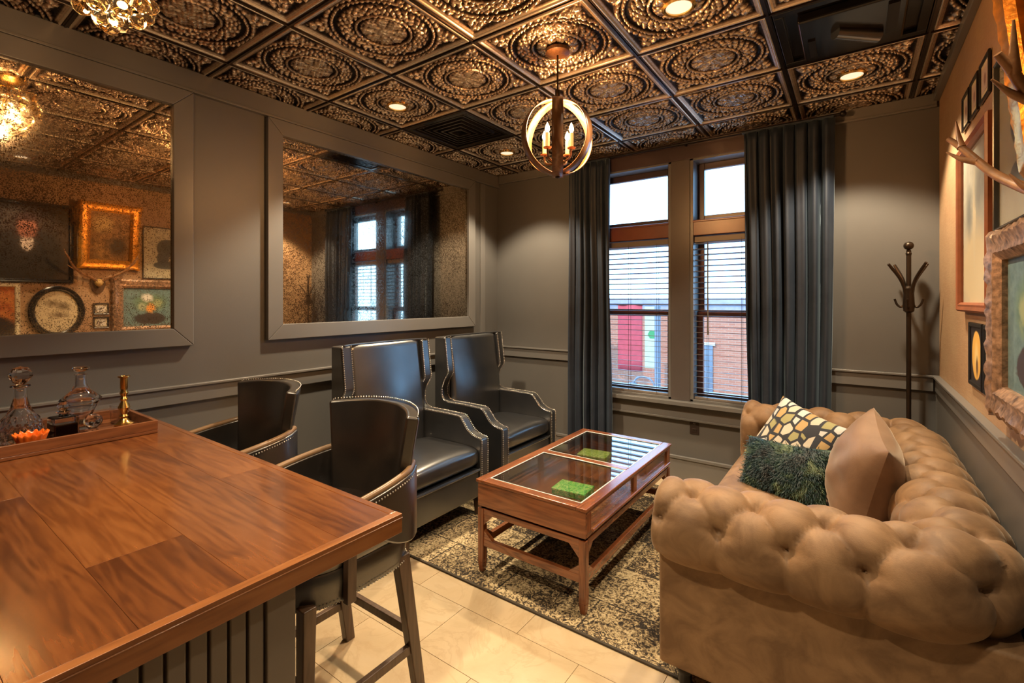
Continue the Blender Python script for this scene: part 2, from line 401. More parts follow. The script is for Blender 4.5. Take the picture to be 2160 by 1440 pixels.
for i in range(-1, 6):
    for j in range(-8, 4):
        x0, y0 = GX+i*T, GY+j*T
        a0 = max(0, (XL-x0)/T); a1 = min(1, (XR-x0)/T); b0 = max(0, (YF-y0)/T); b1 = min(1, (YB-y0)/T)
        if a1-a0 < .03 or b1-b0 < .03 or (i, j) in VENTS: continue
        k = tuple(round(q, 3) for q in (a0, a1, b0, b1))
        if k not in tile_cache: tile_cache[k] = tile_mesh(*k)
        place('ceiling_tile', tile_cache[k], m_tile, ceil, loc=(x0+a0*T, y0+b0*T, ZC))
for i in range(0, 6):
    b = MB().box((-.011, YF, -.004), (.011, YB, .012)).box((-.0045, YF, -.009), (.0045, YB, -.002)); o = b.build('grid_bar', m_grid, ceil); o.location = (GX+i*T, 0, ZC)
for j in range(-7, 4):
    b = MB().box((XL, -.011, -.0035), (XR, .011, .012)).box((XL, -.0045, -.0085), (XR, .0045, -.002)); o = b.build('grid_bar', m_grid, ceil); o.location = (0, GY+j*T, ZC)

# trims
n_tr = [0]
def trim(mb, m=m_trim, bevel=.003):
    n_tr[0] += 1; return struct(mb.build('trim_%d' % n_tr[0], m, bevel=bevel))
RZ = .990
trim(MB().box((XL, YF, RZ-.10), (XL+.022, YB, RZ-.012)).box((XL, YF, RZ-.014), (XL+.034, YB, RZ)))
trim(MB().box((XL+.03, YB-.022, RZ-.10), (-1.99, YB, RZ-.012)).box((XL+.03, YB-.034, RZ-.014), (-1.99, YB, RZ)))
trim(MB().box((-.31, YB-.022, RZ-.10), (XR-.03, YB, RZ-.012)).box((-.31, YB-.034, RZ-.014), (XR-.03, YB, RZ)))
trim(MB().box((XR-.022, YF, RZ-.10), (XR, YB, RZ-.012)).box((XR-.036, YF, RZ-.014), (XR, YB, RZ)))
struct(MB().box((XR-.010, YF, .10), (XR, YB, RZ-.10)).build('trim_9', m_wall))      # painted wainscot on the papered wall
trim(MB().box((XL, YF, ZC-.11), (XL+.022, YB, ZC-.002)).box((XL, YF, ZC-.124), (XL+.032, YB, ZC-.108)))
trim(MB().box((XL+.03, YB-.018, ZC-.075), (-2.05, YB, ZC-.002)).box((XL+.03, YB-.026, ZC-.087), (-2.05, YB, ZC-.073)))
trim(MB().box((-.25, YB-.018, ZC-.075), (XR-.012, YB, ZC-.002)).box((-.25, YB-.026, ZC-.087), (XR-.012, YB, ZC-.073)))
trim(MB().box((XR-.03, YF, ZC-.05), (XR, YB, ZC-.002)))
trim(MB().box((XL, 3.66, RZ), (XL+.014, 3.73, ZC-.124)))
def basebd(side, a, b, a2, b2):
    return struct(MB().box(a, b).box(a2, b2).build('baseboard_'+side, m_trim, bevel=.004))
basebd('left', (XL, YF, 0), (XL+.018, YB, .15), (XL, YF, .15), (XL+.026, YB, .172))
basebd('back', (XL+.02, YB-.018, 0), (XR-.02, YB, .17), (XL+.02, YB-.026, .17), (XR-.02, YB, .195))
basebd('right', (XR-.018, YF, 0), (XR, YB, .15), (XR-.026, YF, .15), (XR, YB, .172))

# windows: casing, then two window units
cs = MB()
cs.box((WX0-.10, YB-.022, .655), (WX0, YB, ZC-.004)).box((WX1, YB-.022, .655), (WX1+.10, YB, ZC-.004))
cs.box((WX0, YB-.022, WZ1-.01), (WX1, YB, ZC-.004))
cs.box((WX0-.12, YB-.034, ZC-.045), (WX1+.12, YB, ZC-.02))
trim(cs, m_wtrim)
sl = MB().box((WX0-.14, YB-.075, .612), (WX1+.14, YB+.06, .645)).box((WX0-.10, YB-.024, .50), (WX1+.10, YB, .612)).box((WX0-.10, YB-.034, .49), (WX1+.10, YB, .505))
trim(sl, m_trim)
trim(MB().box((-1.225, YB-.016, .645), (-1.075, YB+.20, WZ1)), mat('brown_mullion_paint', (.105, .088, .082), .34, var=.05))
def window(n, x0, x1):
    w = sempty('window_%d' % n, ((x0+x1)/2, YB+.12, .645)); hw = (x1-x0)/2; H = WZ1-.645
    Y0, Y1 = -.05, .06
    fr = MB().box((-hw, -.13, 0), (-hw+.025, .12, H)).box((hw-.025, -.13, 0), (hw, .12, H)).box((-hw, -.13, H-.025), (hw, .12, H)).box((-hw, -.13, 0), (hw, .12, .02))
    fr.build('window_jamb', m_trim, w, bevel=.003)
    z0, z1 = 1.975-.645, 2.10-.645
    MB().box((-hw+.02, -.125, z0), (hw-.02, .07, z1)).box((-hw+.02, -.132, z1-.02), (hw-.02, .0, z1-.005)).build('transom_bar', m_sash, w, bevel=.004)
    def sash(name, a, b, y, fw=.045):
        m = MB().box((-hw+.025, y-.02, a), (-hw+.025+fw, y+.02, b)).box((hw-.025-fw, y-.02, a), (hw-.025, y+.02, b))
        m.box((-hw+.025+fw, y-.02, a), (hw-.025-fw, y+.02, a+fw)).box((-hw+.025+fw, y-.02, b-fw), (hw-.025-fw, y+.02, b))
        s = m.build(name, m_sash if name != 'transom_sash' else m_wtrim, w, bevel=.003)
        MB().box((-hw+.025+fw, y-.003, a+fw), (hw-.025-fw, y+.003, b-fw)).build('pane', m_pane, s); return s
    sash('transom_sash', z1, H-.025, .03, .05)
    sash('upper_sash', 1.33-.645, z0, .055); sash('lower_sash', .02, 1.365-.645, .012)
    return w
window(1, -1.975, -1.225); window(2, -1.075, -.325)
m_slat = mat('blind_slat_wood', (.20, .17, .15), .4, var=.05)
m_cord = mat('dark_cord', (.05, .045, .04), .7)
def blind(x0, x1, label, wand):
    hw = (x1-x0)/2-.03
    t = thing('window_blind', label, 'blind', ((x0+x1)/2, YB+.035, .665), group='wooden blinds in the two windows')
    top = 1.30
    MB().box((-hw, -.028, top-.045), (hw, .028, top)).build('headrail', m_slat, t, bevel=.003)
    sm = MB().box((-hw, -.024, -.0015), (hw, .024, .0015)).mesh('slat')
    n = 28
    for k in range(n):
        o = place('slat', sm, m_slat, t, loc=(0, 0, .045+k*(top-.10)/(n-1))); o.rotation_euler = (math.radians(-6), 0, 0)
    MB().box((-hw, -.026, 0), (hw, .026, .02)).build('bottom_rail', m_slat, t, bevel=.004)
    for s in (-.72, 0, .72):
        MB().tube([(s*hw, -.027, .01), (s*hw, -.027, top-.03)], .0016, 5).tube([(s*hw, .027, .01), (s*hw, .027, top-.03)], .0016, 5).build('ladder_cord', m_cord, t)
    if wand: MB().tube([(-hw*.70, -.036, top-.05), (-hw*.70, -.036, .55)], .005, 6).tube([(-hw*.70, -.036, .55), (-hw*.70, -.036, .52)], [.008, .006], 6).build('tilt_wand', m_slat, t)
blind(-1.975, -1.225, 'horizontal slat blind in the left window, nearest the wingback chairs', False)
blind(-1.075, -.325, 'horizontal slat blind with hanging tilt wand in the right window', True)

# recessed lights and black ceiling panels
def can(i, j, label, power, lens=True):
    x, y = GX+(i+.5)*T, GY+(j+.5)*T
    t = thing('recessed_light', label, 'ceiling light', (x, y, ZC-.004), group='round recessed ceiling lights')
    MB().lathe([(.068, .004), (.072, -.006), (.062, -.012), (.055, -.008), (.055, .004)], 28).build('trim_ring', m_brass, t)
    MB().lathe([(.0001, -.004), (.03, -.0045), (.055, -.002)], 28).build('lens', m_can, t)
    l = bpy.data.lights.new('can_beam', 'SPOT'); l.energy = power; l.spot_size = math.radians(106); l.spot_blend = .38; l.color = (1, .79, .52); l.shadow_soft_size = .05
    o = bpy.data.objects.new('can_beam', l); C.objects.link(o); o.parent = t; o.location = (0, 0, -.02)
can(0, 0, 'round recessed ceiling light above the speckled mirror, beside the black vent', 110)
can(0, 2, 'round recessed ceiling light in the far left corner over the wingback chairs', 78)
can(4, 2, 'round recessed ceiling light by the coat rack corner', 78)
can(3, 0, 'round recessed ceiling light at the top edge between pendant and dark panel', 70)
can(4, -2, 'added round ceiling light over the near end of the sofa, brightening the picture wall', 22)  # extra unseen can, added to brighten the picture wall and its reflection
can(2, -3, 'round recessed ceiling light over the end of the bar, beside the viewer', 80)
def vent(i, j, name, label, kind):
    x, y = GX+(i+.5)*T, GY+(j+.5)*T; h = T/2-.014
    t = thing(name, label, 'ceiling panel', (x, y, ZC))
    MB().box((-h, -h, .012), (h, h, .024)).build('panel', m_blackpl, t)
    b = MB()
    for a0, a1, c0, c1 in ((-h, h, -h, -h+.04), (-h, h, h-.04, h), (-h, -h+.04, -h+.04, h-.04), (h-.04, h, -h+.04, h-.04)): b.box((a0, c0, -.006), (a1, c1, .012))
    b.build('panel_frame', m_blackpl, t, bevel=.004)
    if kind == 'vent':
        for k in range(5):
            q = .05+k*.042; m = MB()
            for a0, a1, c0, c1 in ((-q-.012, q+.012, -q-.012, -q), (-q-.012, q+.012, q, q+.012), (-q-.012, -q, -q, q), (q, q+.012, -q, q)):
                m.box((a0, c0, -.010+.003*k), (a1, c1, .012))
            m.build('louver', m_blackpl, t)
    else:
        MB().box((-.20, -.21, -.035), (.20, .21, .012)).build('housing', m_blackpl, t, bevel=.012)
        MB().tube([(-.06, -.05, -.045), (.10, .09, -.045)], [.028, .034], 14).build('spot_head', mat('grey_blue_metal', (.18, .2, .24), .25, .8), t)
        MB().box((-.17, -.02, -.043), (-.14, .16, -.034)).box((.13, -.17, -.043), (.17, .10, -.034)).build('bracket', m_black, t)
vent(0, 1, 'ceiling_vent', 'black square ceiling vent with nested louvers near the orb pendant', 'vent')
vent(4, 1, 'ceiling_projector_panel', 'black ceiling panel with recessed dark projector unit at upper right', 'unit')

# ================================================================== FRAMED MIRRORS on the left wall
def wall_mirror(y0, y1, z0, z1, label, mm):
    t = thing('framed_mirror', label, 'mirror', (XL, (y0+y1)/2, z0), group='antiqued mirrors on the left wall')
    h = (y1-y0)/2; H = z1-z0; w = .098; d = .034
    for a, b, c, e in ((-h, h, 0, w), (-h, h, H-w, H)):
        MB().prism([(a, c if c == 0 else H), (b, c if c == 0 else H), (b-w, w if c == 0 else H-w), (a+w, w if c == 0 else H-w)], lambda p, q, x: (x, p, q), 0, d).build('frame_rail', m_trim, t, bevel=.004)
    for s in (-1, 1):
        MB().prism([(s*h, 0), (s*h, H), (s*(h-w), H-w), (s*(h-w), w)], lambda p, q, x: (x, p, q), 0, d).build('frame_stile', m_trim, t, bevel=.004)
    MB().box((.004, -h+w-.01, w-.01), (.010, h-w+.01, H-w+.01)).build('mirror_glass', mm, t)
wall_mirror(1.536, 3.555, 1.205, 2.617, 'grey framed speckled mirror reflecting the window, above the wingback chairs', m_mirror2)
wall_mirror(-.90, 1.122, 1.205, 2.617, 'grey framed mirror reflecting the picture wall, above the bar', m_mirror1)

# ================================================================== RUG
def m_rug():
    n = N('distressed_rug'); co = n.co()
    w = n.noise(co, 9, 3); vm = n.new('ShaderNodeVectorMath', operation='ADD'); n.ln(co, vm.inputs[0])
    cb = n.new('ShaderNodeCombineXYZ'); n.ln(n.math('MULTIPLY', w, .10), cb.inputs[0]); n.ln(n.math('MULTIPLY', n.noise(co, 11, 3), .10), cb.inputs[1]); n.ln(cb.outputs[0], vm.inputs[1])
    v = n.new('ShaderNodeTexVoronoi', feature='DISTANCE_TO_EDGE'); n.ln(vm.outputs[0], v.inputs['Vector']); v.inputs['Scale'].default_value = 34
    v2 = n.new('ShaderNodeTexVoronoi', feature='F1'); n.ln(vm.outputs[0], v2.inputs['Vector']); v2.inputs['Scale'].default_value = 55
    vine = n.math('ABSOLUTE', n.math('SINE', n.math('MULTIPLY', v2.outputs['Distance'], 15.0)))
    pat = n.math('ADD', n.math('ADD', n.math('MULTIPLY', v.outputs['Distance'], .35), n.math('MULTIPLY', n.math('SUBTRACT', n.noise(co, 26, 5, .72, 2.6), .5), 2.4)), n.math('ADD', n.math('MULTIPLY', vine, .16), .30))
    pat = n.math('ADD', pat, n.math('MULTIPLY', n.math('SUBTRACT', n.noise(co, 90, 4, .75), .5), 1.3))
    b = n.new('ShaderNodeTexBrick'); n.ln(co, b.inputs['Vector']); b.offset = .37; b.squash = 1
    b.inputs['Color1'].default_value = (.0, .0, .0, 1); b.inputs['Color2'].default_value = (1, 1, 1, 1); b.inputs['Mortar'].default_value = (-.6, -.6, -.6, 1); b.inputs['Bias'].default_value = .2
    b.inputs['Scale'].default_value = 1; b.inputs['Brick Width'].default_value = .46; b.inputs['Row Height'].default_value = .33; b.inputs['Mortar Size'].default_value = .0045
    pat = n.math('ADD', pat, n.math('MULTIPLY', n.math('SUBTRACT', b.outputs[0], .60), .34))
    pat = n.math('ADD', pat, n.math('MULTIPLY', n.math('SUBTRACT', n.noise(co, 2.6, 4), .5), .9))
    c = n.ramp(pat, [(.27, (.018, .013, .009)), (.40, (.060, .040, .024)), (.50, (.22, .155, .080)), (.62, (.46, .345, .18)), (.85, (.60, .48, .29))])
    n.col(c); n.set(rough=.95); n.bump(n.noise(co, 240, 3), .5, .006); return n.m
RUG = (-2.30, .30, 1.855, 3.70)
rg = thing('area_rug', 'distressed beige and black patterned area rug under the coffee table', 'rug', ((RUG[0]+RUG[1])/2, (RUG[2]+RUG[3])/2, 0))
hx, hy = (RUG[1]-RUG[0])/2, (RUG[3]-RUG[2])/2
MB().box((-hx+.012, -hy+.012, 0), (hx-.012, hy-.012, .0085)).build('rug_field', m_rug(), rg)
m_bind = mat('dark_rug_binding', (.055, .042, .028), .9)
for a, b in (((-hx, -hy), (hx, -hy+.014)), ((-hx, hy-.014), (hx, hy)), ((-hx, -hy+.014), (-hx+.014, hy-.014)), ((hx-.014, -hy+.014), (hx, hy-.014))):
    MB().box((*a, 0), (*b, .010)).build('binding', m_bind, rg, bevel=.003)

# ================================================================== COFFEE TABLE (glass display case on a stand)
ct = thing('coffee_table', 'mahogany display coffee table with two glass top panes', 'table', (-1.32, 2.577, .009))
tx, tyy = .32, .613                             # half sizes
MB().box((-tx+.03, -tyy+.03, .335), (tx-.03, tyy-.03, .352)).build('shadow_gap', m_black, ct)  # black slab in the reveal; its colour puts in the shadow line under the case
MB().box((-tx+.01, -tyy+.01, .352), (tx-.01, tyy-.01, .366)).build('case_bottom', m_table_y, ct, bevel=.002)
for s in (-1, 1):
    MB().box((-tx, s*tyy-(.02 if s > 0 else 0), .352), (tx, s*tyy+(.02 if s < 0 else 0), .478)).build('end_panel', m_table, ct, bevel=.003)
    # long sides: posts, rails, glass
    x0, x1 = (s*tx-.022, s*tx) if s > 0 else (s*tx, s*tx+.022)
    MB().box((x0, -tyy+.02, .352), (x1, tyy-.02, .376)).build('side_rail', m_table_y, ct, bevel=.002)
    MB().box((x0, -tyy+.02, .462), (x1, tyy-.02, .478)).build('side_rail', m_table_y, ct, bevel=.002)
    for yy in (-tyy+.04, 0, tyy-.04): MB().box((x0, yy-.02, .372), (x1, yy+.02, .462)).build('side_stile', m_table_z, ct, bevel=.002)
    for a, b in ((-tyy+.06, -.02), (.02, tyy-.06)): MB().box((s*tx-s*.013, a, .372), (s*tx-s*.009, b, .462)).build('side_pane', m_tglass, ct)
    MB().tube([(s*(tx+.012), -tyy+.05, .380), (s*(tx+.012), tyy-.05, .380)], .007, 8).build('side_moulding', m_table_y, ct)
bd = .055
for s in (-1, 1):
    MB().box((s*tx-(bd if s > 0 else -0)+(.008 if s > 0 else -.008), -tyy-.008, .478), (s*tx+(bd if s < 0 else 0)+(.008 if s > 0 else -.008), tyy+.008, .494)).build('top_border', m_table_y, ct, bevel=.004)
    MB().box((-tx+bd-.008, s*tyy-(bd if s > 0 else 0)+(.008 if s > 0 else -.008), .478), (tx-bd+.008, s*tyy+(bd if s < 0 else 0)+(.008 if s > 0 else -.008), .494)).build('top_border', m_table, ct, bevel=.004)
MB().box((-tx+bd-.008, -.024, .478), (tx-bd+.008, .024, .494)).build('top_divider', m_table, ct, bevel=.004)
m_edge = mat('frosted_glass_edge', (.55, .60, .58), .3)
for a, b in ((-tyy+bd-.008, -.024), (.024, tyy-bd+.008)):
    g = MB().box((-tx+bd-.008, a, .486), (tx-bd+.008, b, .491)).build('top_pane', m_tglass, ct)
    e = MB(); X = tx-bd+.008
    for q in (((-X, a), (X, a+.006)), ((-X, b-.006), (X, b)), ((-X, a+.006), (-X+.006, b-.006)), ((X-.006, a+.006), (X, b-.006))): e.box((*q[0], .4905), (*q[1], .4925))
    e.build('pane_edge', m_edge, g)
LX, LY = tx-.018, tyy-.018
for sx in (-1, 1):
    for sy in (-1, 1):
        MB().bar((sx*LX, sy*LY, .05), (sx*LX, sy*LY, .340), .036, .036).bar((sx*LX, sy*LY, 0), (sx*LX, sy*LY, .05), .026, .026, .036, .036).build('leg', m_table_z, ct, bevel=.003)
for sy in (-1, 1):
    MB().box((-LX, sy*LY-.013, .310), (LX, sy*LY+.013, .340)).build('apron', m_table, ct, bevel=.002)
    MB().box((-LX, sy*LY-.012, .140), (LX, sy*LY+.012, .178)).build('stretcher', m_table, ct, bevel=.002)
    for sx in (-1, 1):
        for z0, z1 in ((.312, .250), (.178, .225)):
            MB().prism([(sx*(LX-.016), z0), (sx*(LX-.075), z0), (sx*(LX-.016), z1)], lambda p, q, d: (p, d, q), sy*LY-.011, sy*LY+.011).build('corner_bracket', m_table, ct)
for sx in (-1, 1):
    MB().box((sx*LX-.013, -LY, .310), (sx*LX+.013, LY, .340)).build('apron', m_table_y, ct, bevel=.002)
    MB().box((sx*LX-.012, -LY, .140), (sx*LX+.012, LY, .178)).build('stretcher', m_table_y, ct, bevel=.002)
    for sy in (-1, 1):
        for z0, z1 in ((.312, .250), (.178, .225)):
            MB().prism([(sy*(LY-.016), z0), (sy*(LY-.075), z0), (sy*(LY-.016), z1)], lambda p, q, d: (d, p, q), sx*LX-.011, sx*LX+.011).build('corner_bracket', m_table_y, ct)
def m_green(name, a, b):
    n = N(name); co = n.co(); n.col(n.ramp(n.noise(co, 60, 3, .6, 1), [(.4, a), (.5, b), (.62, (.55, .60, .22))])); n.set(rough=.4); n.bump(n.noise(co, 60, 3, .6, 1), .4, .004); return n.m
def green_box(loc, rz, label, m, s=(.098, .072, .036)):
    t = thing('decorative_box', label, 'box', loc, (0, 0, rz))
    MB().box((-s[0], -s[1], 0), (s[0], s[1], s[2]*.62)).build('box_base', m, t, bevel=.003)
    MB().box((-s[0]-.002, -s[1]-.002, s[2]*.62), (s[0]+.002, s[1]+.002, s[2])).build('lid', m, t, bevel=.004)
green_box((-1.285, 2.37, .3758), .08, 'bright green patterned box under the near glass pane', m_green('bright_green_enamel', (.06, .32, .05), (.22, .62, .12)))
green_box((-1.45, 2.98, .3758), .12, 'yellow green patterned box under the far glass pane', m_green('yellow_green_enamel', (.20, .33, .04), (.42, .55, .12)))

# ================================================================== WINGBACK CHAIRS
def wing_chair(loc, label):
    # local: +x is forward, y across, origin on the floor under the back face
    t = thing('wingback_chair', label, 'armchair', loc, group='black leather wingback chairs')
    w = .375; th = .075
    prof = [(.11, 1.165), (.125, 1.04), (.142, .905), (.138, .88), (.10, .825), (.076, .765), (.076, .71), (.10, .675), (.15, .66), (.32, .66), (.47, .656), (.495, .648),
            (.525, .615), (.56, .572), (.60, .546), (.64, .534), (.675, .53), (.682, .515), (.682, .10), (.03, .10), (.0, .55), (.0, 1.165)]
    for s in (-1, 1):
        MB().prism(prof, lambda p, q, d: (p, d, q), s*(w-th), s*w).build('wing_arm', m_leather_b, t, bevel=.012, ang=50)
        front = [(p[0]+.004, p[1]) for p in prof[:18]]
        lines = []
        for yy in (s*(w-.006), s*(w-th+.006)):
            path = [Vector((p, yy, q)) for p, q in front]+[Vector((.686, yy, .12))]
            lines.append(path)
        nails(lines, m_nail, t, .0062, .0135)
    # inner back: curved slab
    def back(u, v):
        y = (u-.5)*2*(w-th+.005); z = .40+v*.765
        x = .135-.065*v+.015*math.sin(PI*v)+.032*(1-(2*u-1)**2)*(.45+.55*math.sin(PI*min(1, v*1.15)));
        return (x, y, z)
    b = MB(); b.grid(back, 16, 22); o = b.build('back_cushion', m_leather_b, t, solid=.03)
    MB().prism([(.0, 1.165), (.085, 1.168), (.08, 1.12), (.11, .40), (.08, .10), (.03, .10), (.0, .55)], lambda p, q, d: (p, d, q), -w+th, w-th).build('back_frame', m_leather_b, t, bevel=.008)
    MB().tube([(.108, -w+.02, 1.168), (.085, -w+.09, 1.170), (.085, 0, 1.172), (.085, w-.09, 1.170), (.108, w-.02, 1.168)], .007, 8).build('top_welt', m_leather_b, t)
    MB().box((.06, -w+th+.002, .14), (.668, w-th-.002, .33)).build('seat_frame', m_leather_b, t, bevel=.012)
    MB().tube([(.675, -w+th+.005, .325), (.675, w-th-.005, .325)], .008, 8).build('front_welt', m_leather_b, t)
    def cush(u, v):
        a = u*2*PI; 
        # rounded-box section in x,z swept across y
        e = .36
        c, s_ = math.cos(a), math.sin(a)
        x = .40+.27*math.copysign(abs(c)**e, c); z = .403+.068*math.copysign(abs(s_)**.5, s_)
        y = (v-.5)*2*(w-th-.004); crown = .012*math.sin(PI*v)*(1 if s_ > 0 else 0)*max(0, math.sin(a))
        k = 1-.04*abs(2*v-1)**10
        return (.40+(x-.40)*k, y, .403+(z-.403)*k+crown)
    b = MB(); b.grid(cush, 40, 14, cu=True); n = 15
    b.f.append(tuple(i*n for i in range(40))); b.f.append(tuple(i*n+n-1 for i in range(40))[::-1])
    b.build('seat_cushion', m_leather_b, t, ang=60)
    for sx in (.07, .635):
        for s in (-1, 1): MB().bar((sx, s*(w-.05), .0095 if sx > .5 else 0), (sx, s*(w-.05), .12), .032, .032, .048, .048).build('leg', m_leg, t, bevel=.003)
    return t
wing_chair((-2.712, 2.165, 0), 'black leather wingback chair with nailhead trim, nearer to the bar')
wing_chair((-2.74, 3.115, 0), 'black leather wingback chair with nailhead trim, in the far corner by the curtain')

# ================================================================== SOFA
def tuft(s, tt):                                # diamond tufting height 0..1, buttons where s,t integers with even sum
    a, b = PI*(s+tt)/2, PI*(s-tt)/2
    return (abs(math.sin(a))*abs(math.sin(b)))**.30
SX0, SX1, SY0, SY1, SH = -.62, .41, 1.70, 3.685, .77
so = thing('chesterfield_sofa', 'tan velvet button tufted chesterfield sofa along the picture wall', 'sofa', (0, 0, 0))
def roll_prof(r=.14, zc=.63, inner=.19):        # (outward distance from roll centre, z) from inner seat up over the roll to its underside
    pts = [(-r*.95, .36), (-r*1.0, .50)]
    for k in range(0, 25):
        a = math.radians(180-k*(232/24)); pts.append((r*math.cos(a), zc+r*math.sin(a)))
    pts.append((r*.35, zc-r*.93)); return pts
RP = resample([Vector((p, 0, q)) for p, q in roll_prof()], .0115)
def arc_len():
    L = [0]
    for a, b in zip(RP, RP[1:]): L.append(L[-1]+(b-a).length)
    return L
RL = arc_len()
# profile parameter of the button rows: angle on the roll -> arc length
def row_at(p, z):
    k = min(range(len(RP)), key=lambda i: (RP[i].x-p)**2+(RP[i].z-z)**2); return RL[k]
R_low, R_up = row_at(.135, .665), row_at(.045, .765); row = R_low-R_up
def tufted_roll(name, fn, L, phase, amp=.029, pitch=.203, ends=(True, True), nu=None):
    nu = nu or int(L/.0105); m = len(RP)
    vs = []; fs = []
    for i in range(nu+1):
        u = L*i/nu
        for j, p in enumerate(RP):
            s = (u-phase)/(pitch/2)            # integer = button column
            tt = (RL[j]-R_up)/row              # 0 upper row, 1 lower row
            tt2 = tt+1                          # lower row -> even
            if tt <= 1:
                h = tuft(s, tt2)
                q = max(0, 1-min(abs(s-2*round(s/2)) if (int(round(tt2)) % 2 == 0) else abs(s-1-2*round((s-1)/2)), 9)/.55)
                pl = .0035*math.sin(40*s)*math.exp(-((abs(tt2-round(tt2))-.16)/.13)**2)*q
            else:                               # vertical pleats under the lowest buttons
                d = abs(math.sin(PI*s/2)); h = d**.22; pl = 0
            edge = 1.0
            tn = RP[min(j+1, m-1)]-RP[max(j-1, 0)]; nx, nz = -tn.z, tn.x
            ln = math.hypot(nx, nz) or 1; nx /= ln; nz /= ln
            fade = min(1, max(0, (RL[-1]-RL[j])/.05))**.5
            sr = s-2*round(s/2); so_ = s-1-2*round((s-1)/2); pit = 0
            for rw in (-3, -2, -1, 0, 1):
                ds = (sr if (rw+1) % 2 == 0 else so_)*pitch/2; dt = (tt-rw)*row
                q2 = ds*ds+dt*dt; pit += .50*math.exp(-q2/(.050**2))+.5*math.exp(-q2/(.017**2))
            disp = amp*(h-.72)*(.15+.85*fade)+pl-.042*min(1.15, pit)*fade+.010
            k = 1.0
            for flag, dist in ((ends[0], u), (ends[1], L-u)):
                if flag and dist < .06: k = min(k, math.sqrt(max(0, 1-(1-dist/.06)**2))*.42+.58)
            P0 = Vector((RP[j].x+nx*disp, 0, RP[j].z+nz*disp)); cc = Vector((0, 0, .60))
            P0 = cc+(P0-cc)*k
            vs.append(fn(u, P0.x, P0.z))
    for i in range(nu):
        for j in range(m-1): fs.append((i*m+j, (i+1)*m+j, (i+1)*m+j+1, i*m+j+1))
    for e, i in ((0, 0), (1, nu)):
        if ends[e]: fs.append(tuple(i*m+j for j in range(m)))
    b = MB(); b.add(vs, fs); return b.build(name, m_sofa, so, ang=75)
yc0, yc1, xcb, CR = SY0+.14, SY1-.14, .41-.145, .17
A1 = xcb-CR-SX0; AR = PI/2*CR; B1 = (yc1-yc0)-2*CR; U1, U2, U3, U4 = A1, A1+AR, A1+AR+B1, A1+2*AR+B1; UT = U4+A1
def upath(u, p, z):
    if u <= U1: return (SX0+u, yc0-p, z)
    if u <= U2: a = (u-U1)/CR; return (SX0+A1+(CR+p)*math.sin(a), yc0+CR-(CR+p)*math.cos(a), z)
    if u <= U3: return (xcb+p, yc0+CR+u-U2, z)
    if u <= U4: a = (u-U3)/CR; return (xcb-CR+(CR+p)*math.cos(a), yc1-CR+(CR+p)*math.sin(a), z)
    return (SX0+A1-(u-U4), yc1+p, z)
def unorm(u, a, b):
    P, Q = Vector(upath(u, 0, 0)), Vector(upath(u, 1, 0)); d = (Q-P).normalized(); return d*a+Vector((0, 0, b))
PITCH = .203; PH = .24; M1, M2 = (U1+U2)/2, (U3+U4)/2
tufted_roll('arm', upath, M1, PH, ends=(True, False))
tufted_roll('back', lambda u, p, z: upath(u+M1, p, z), M2-M1, PH-M1, ends=(False, False))
tufted_roll('arm', lambda u, p, z: upath(u+M2, p, z), UT-M2, PH-M2, ends=(False, True))
# button caps
bt = MB().ball((0, 0, 0), .011, 10, 6, .6).mesh('button')
def put_buttons(fn, nfn, L, phase, pitch=.203):
    k = -3
    while True:
        for rowi, P in ((0, (.045, .765)), (1, (.135, .665)), (-1, (-.075, .748)), (-2, (-.14, .64))):
            u = phase+(k+(0 if rowi % 2 else .5))*pitch
            if .03 < u < L-.05:
                cx, cz = P[0], P[1]-.63; l = math.hypot(cx, cz); rr = .14-.029*.72-.042+.010+.004
                o = place('button', bt, m_sofa, so, loc=fn(u, cx/l*rr, .63+cz/l*rr))
                o.rotation_euler = Vector(nfn(u, cx/l, cz/l)).to_track_quat('Z', 'Y').to_euler()
        k += 1
        if phase+k*pitch > L: break
put_buttons(upath, lambda u, a, b: unorm(u, a, b), UT, PH)
m_sofa_flat = m_sofa
MB().box((SX0+.02, SY0+.075, .10), (SX1-.03, SY0+.27, .53)).build('arm_panel', m_sofa, so, bevel=.015)
MB().box((SX0+.02, SY1-.27, .10), (SX1-.03, SY1-.075, .53)).build('arm_panel', m_sofa, so, bevel=.015)
MB().box((xcb-.13, SY0+.26, .10), (SX1-.02, SY1-.26, .53)).build('back_panel', m_sofa, so, bevel=.015)
MB().box((SX0+.03, SY0+.26, .10), (xcb-.12, SY1-.26, .30)).build('seat_base', m_sofa, so, bevel=.015)
def scush(u, v):
    e = .3; a = u*2*PI; c, s_ = math.cos(a), math.sin(a)
    hx_ = (xcb-.12-SX0)/2; cx = (xcb-.12+SX0)/2
    x = cx+hx_*math.copysign(abs(c)**e, c); z = .385+.085*math.copysign(abs(s_)**.5, s_)
    y = SY0+.275+v*(SY1-SY0-.55); return (x, y, z+.012*math.sin(PI*v)*max(0, s_))
b = MB(); b.grid(scush, 40, 24, cu=True); n = 25
b.f.append(tuple(i*n for i in range(40))); b.f.append(tuple(i*n+n-1 for i in range(40))[::-1]); b.build('seat_cushion', m_sofa, so, ang=60)
for x in (SX0+.10, SX1-.08):
    for y in (SY0+.14, SY1-.14): MB().lathe([(.0001, .010), (.020, .010), (.026, .03), (.024, .055), (.034, .07), (.034, .08), (.028, .10), (.03, .105)], 16, (x, y, 0)).build('foot', m_black, so)

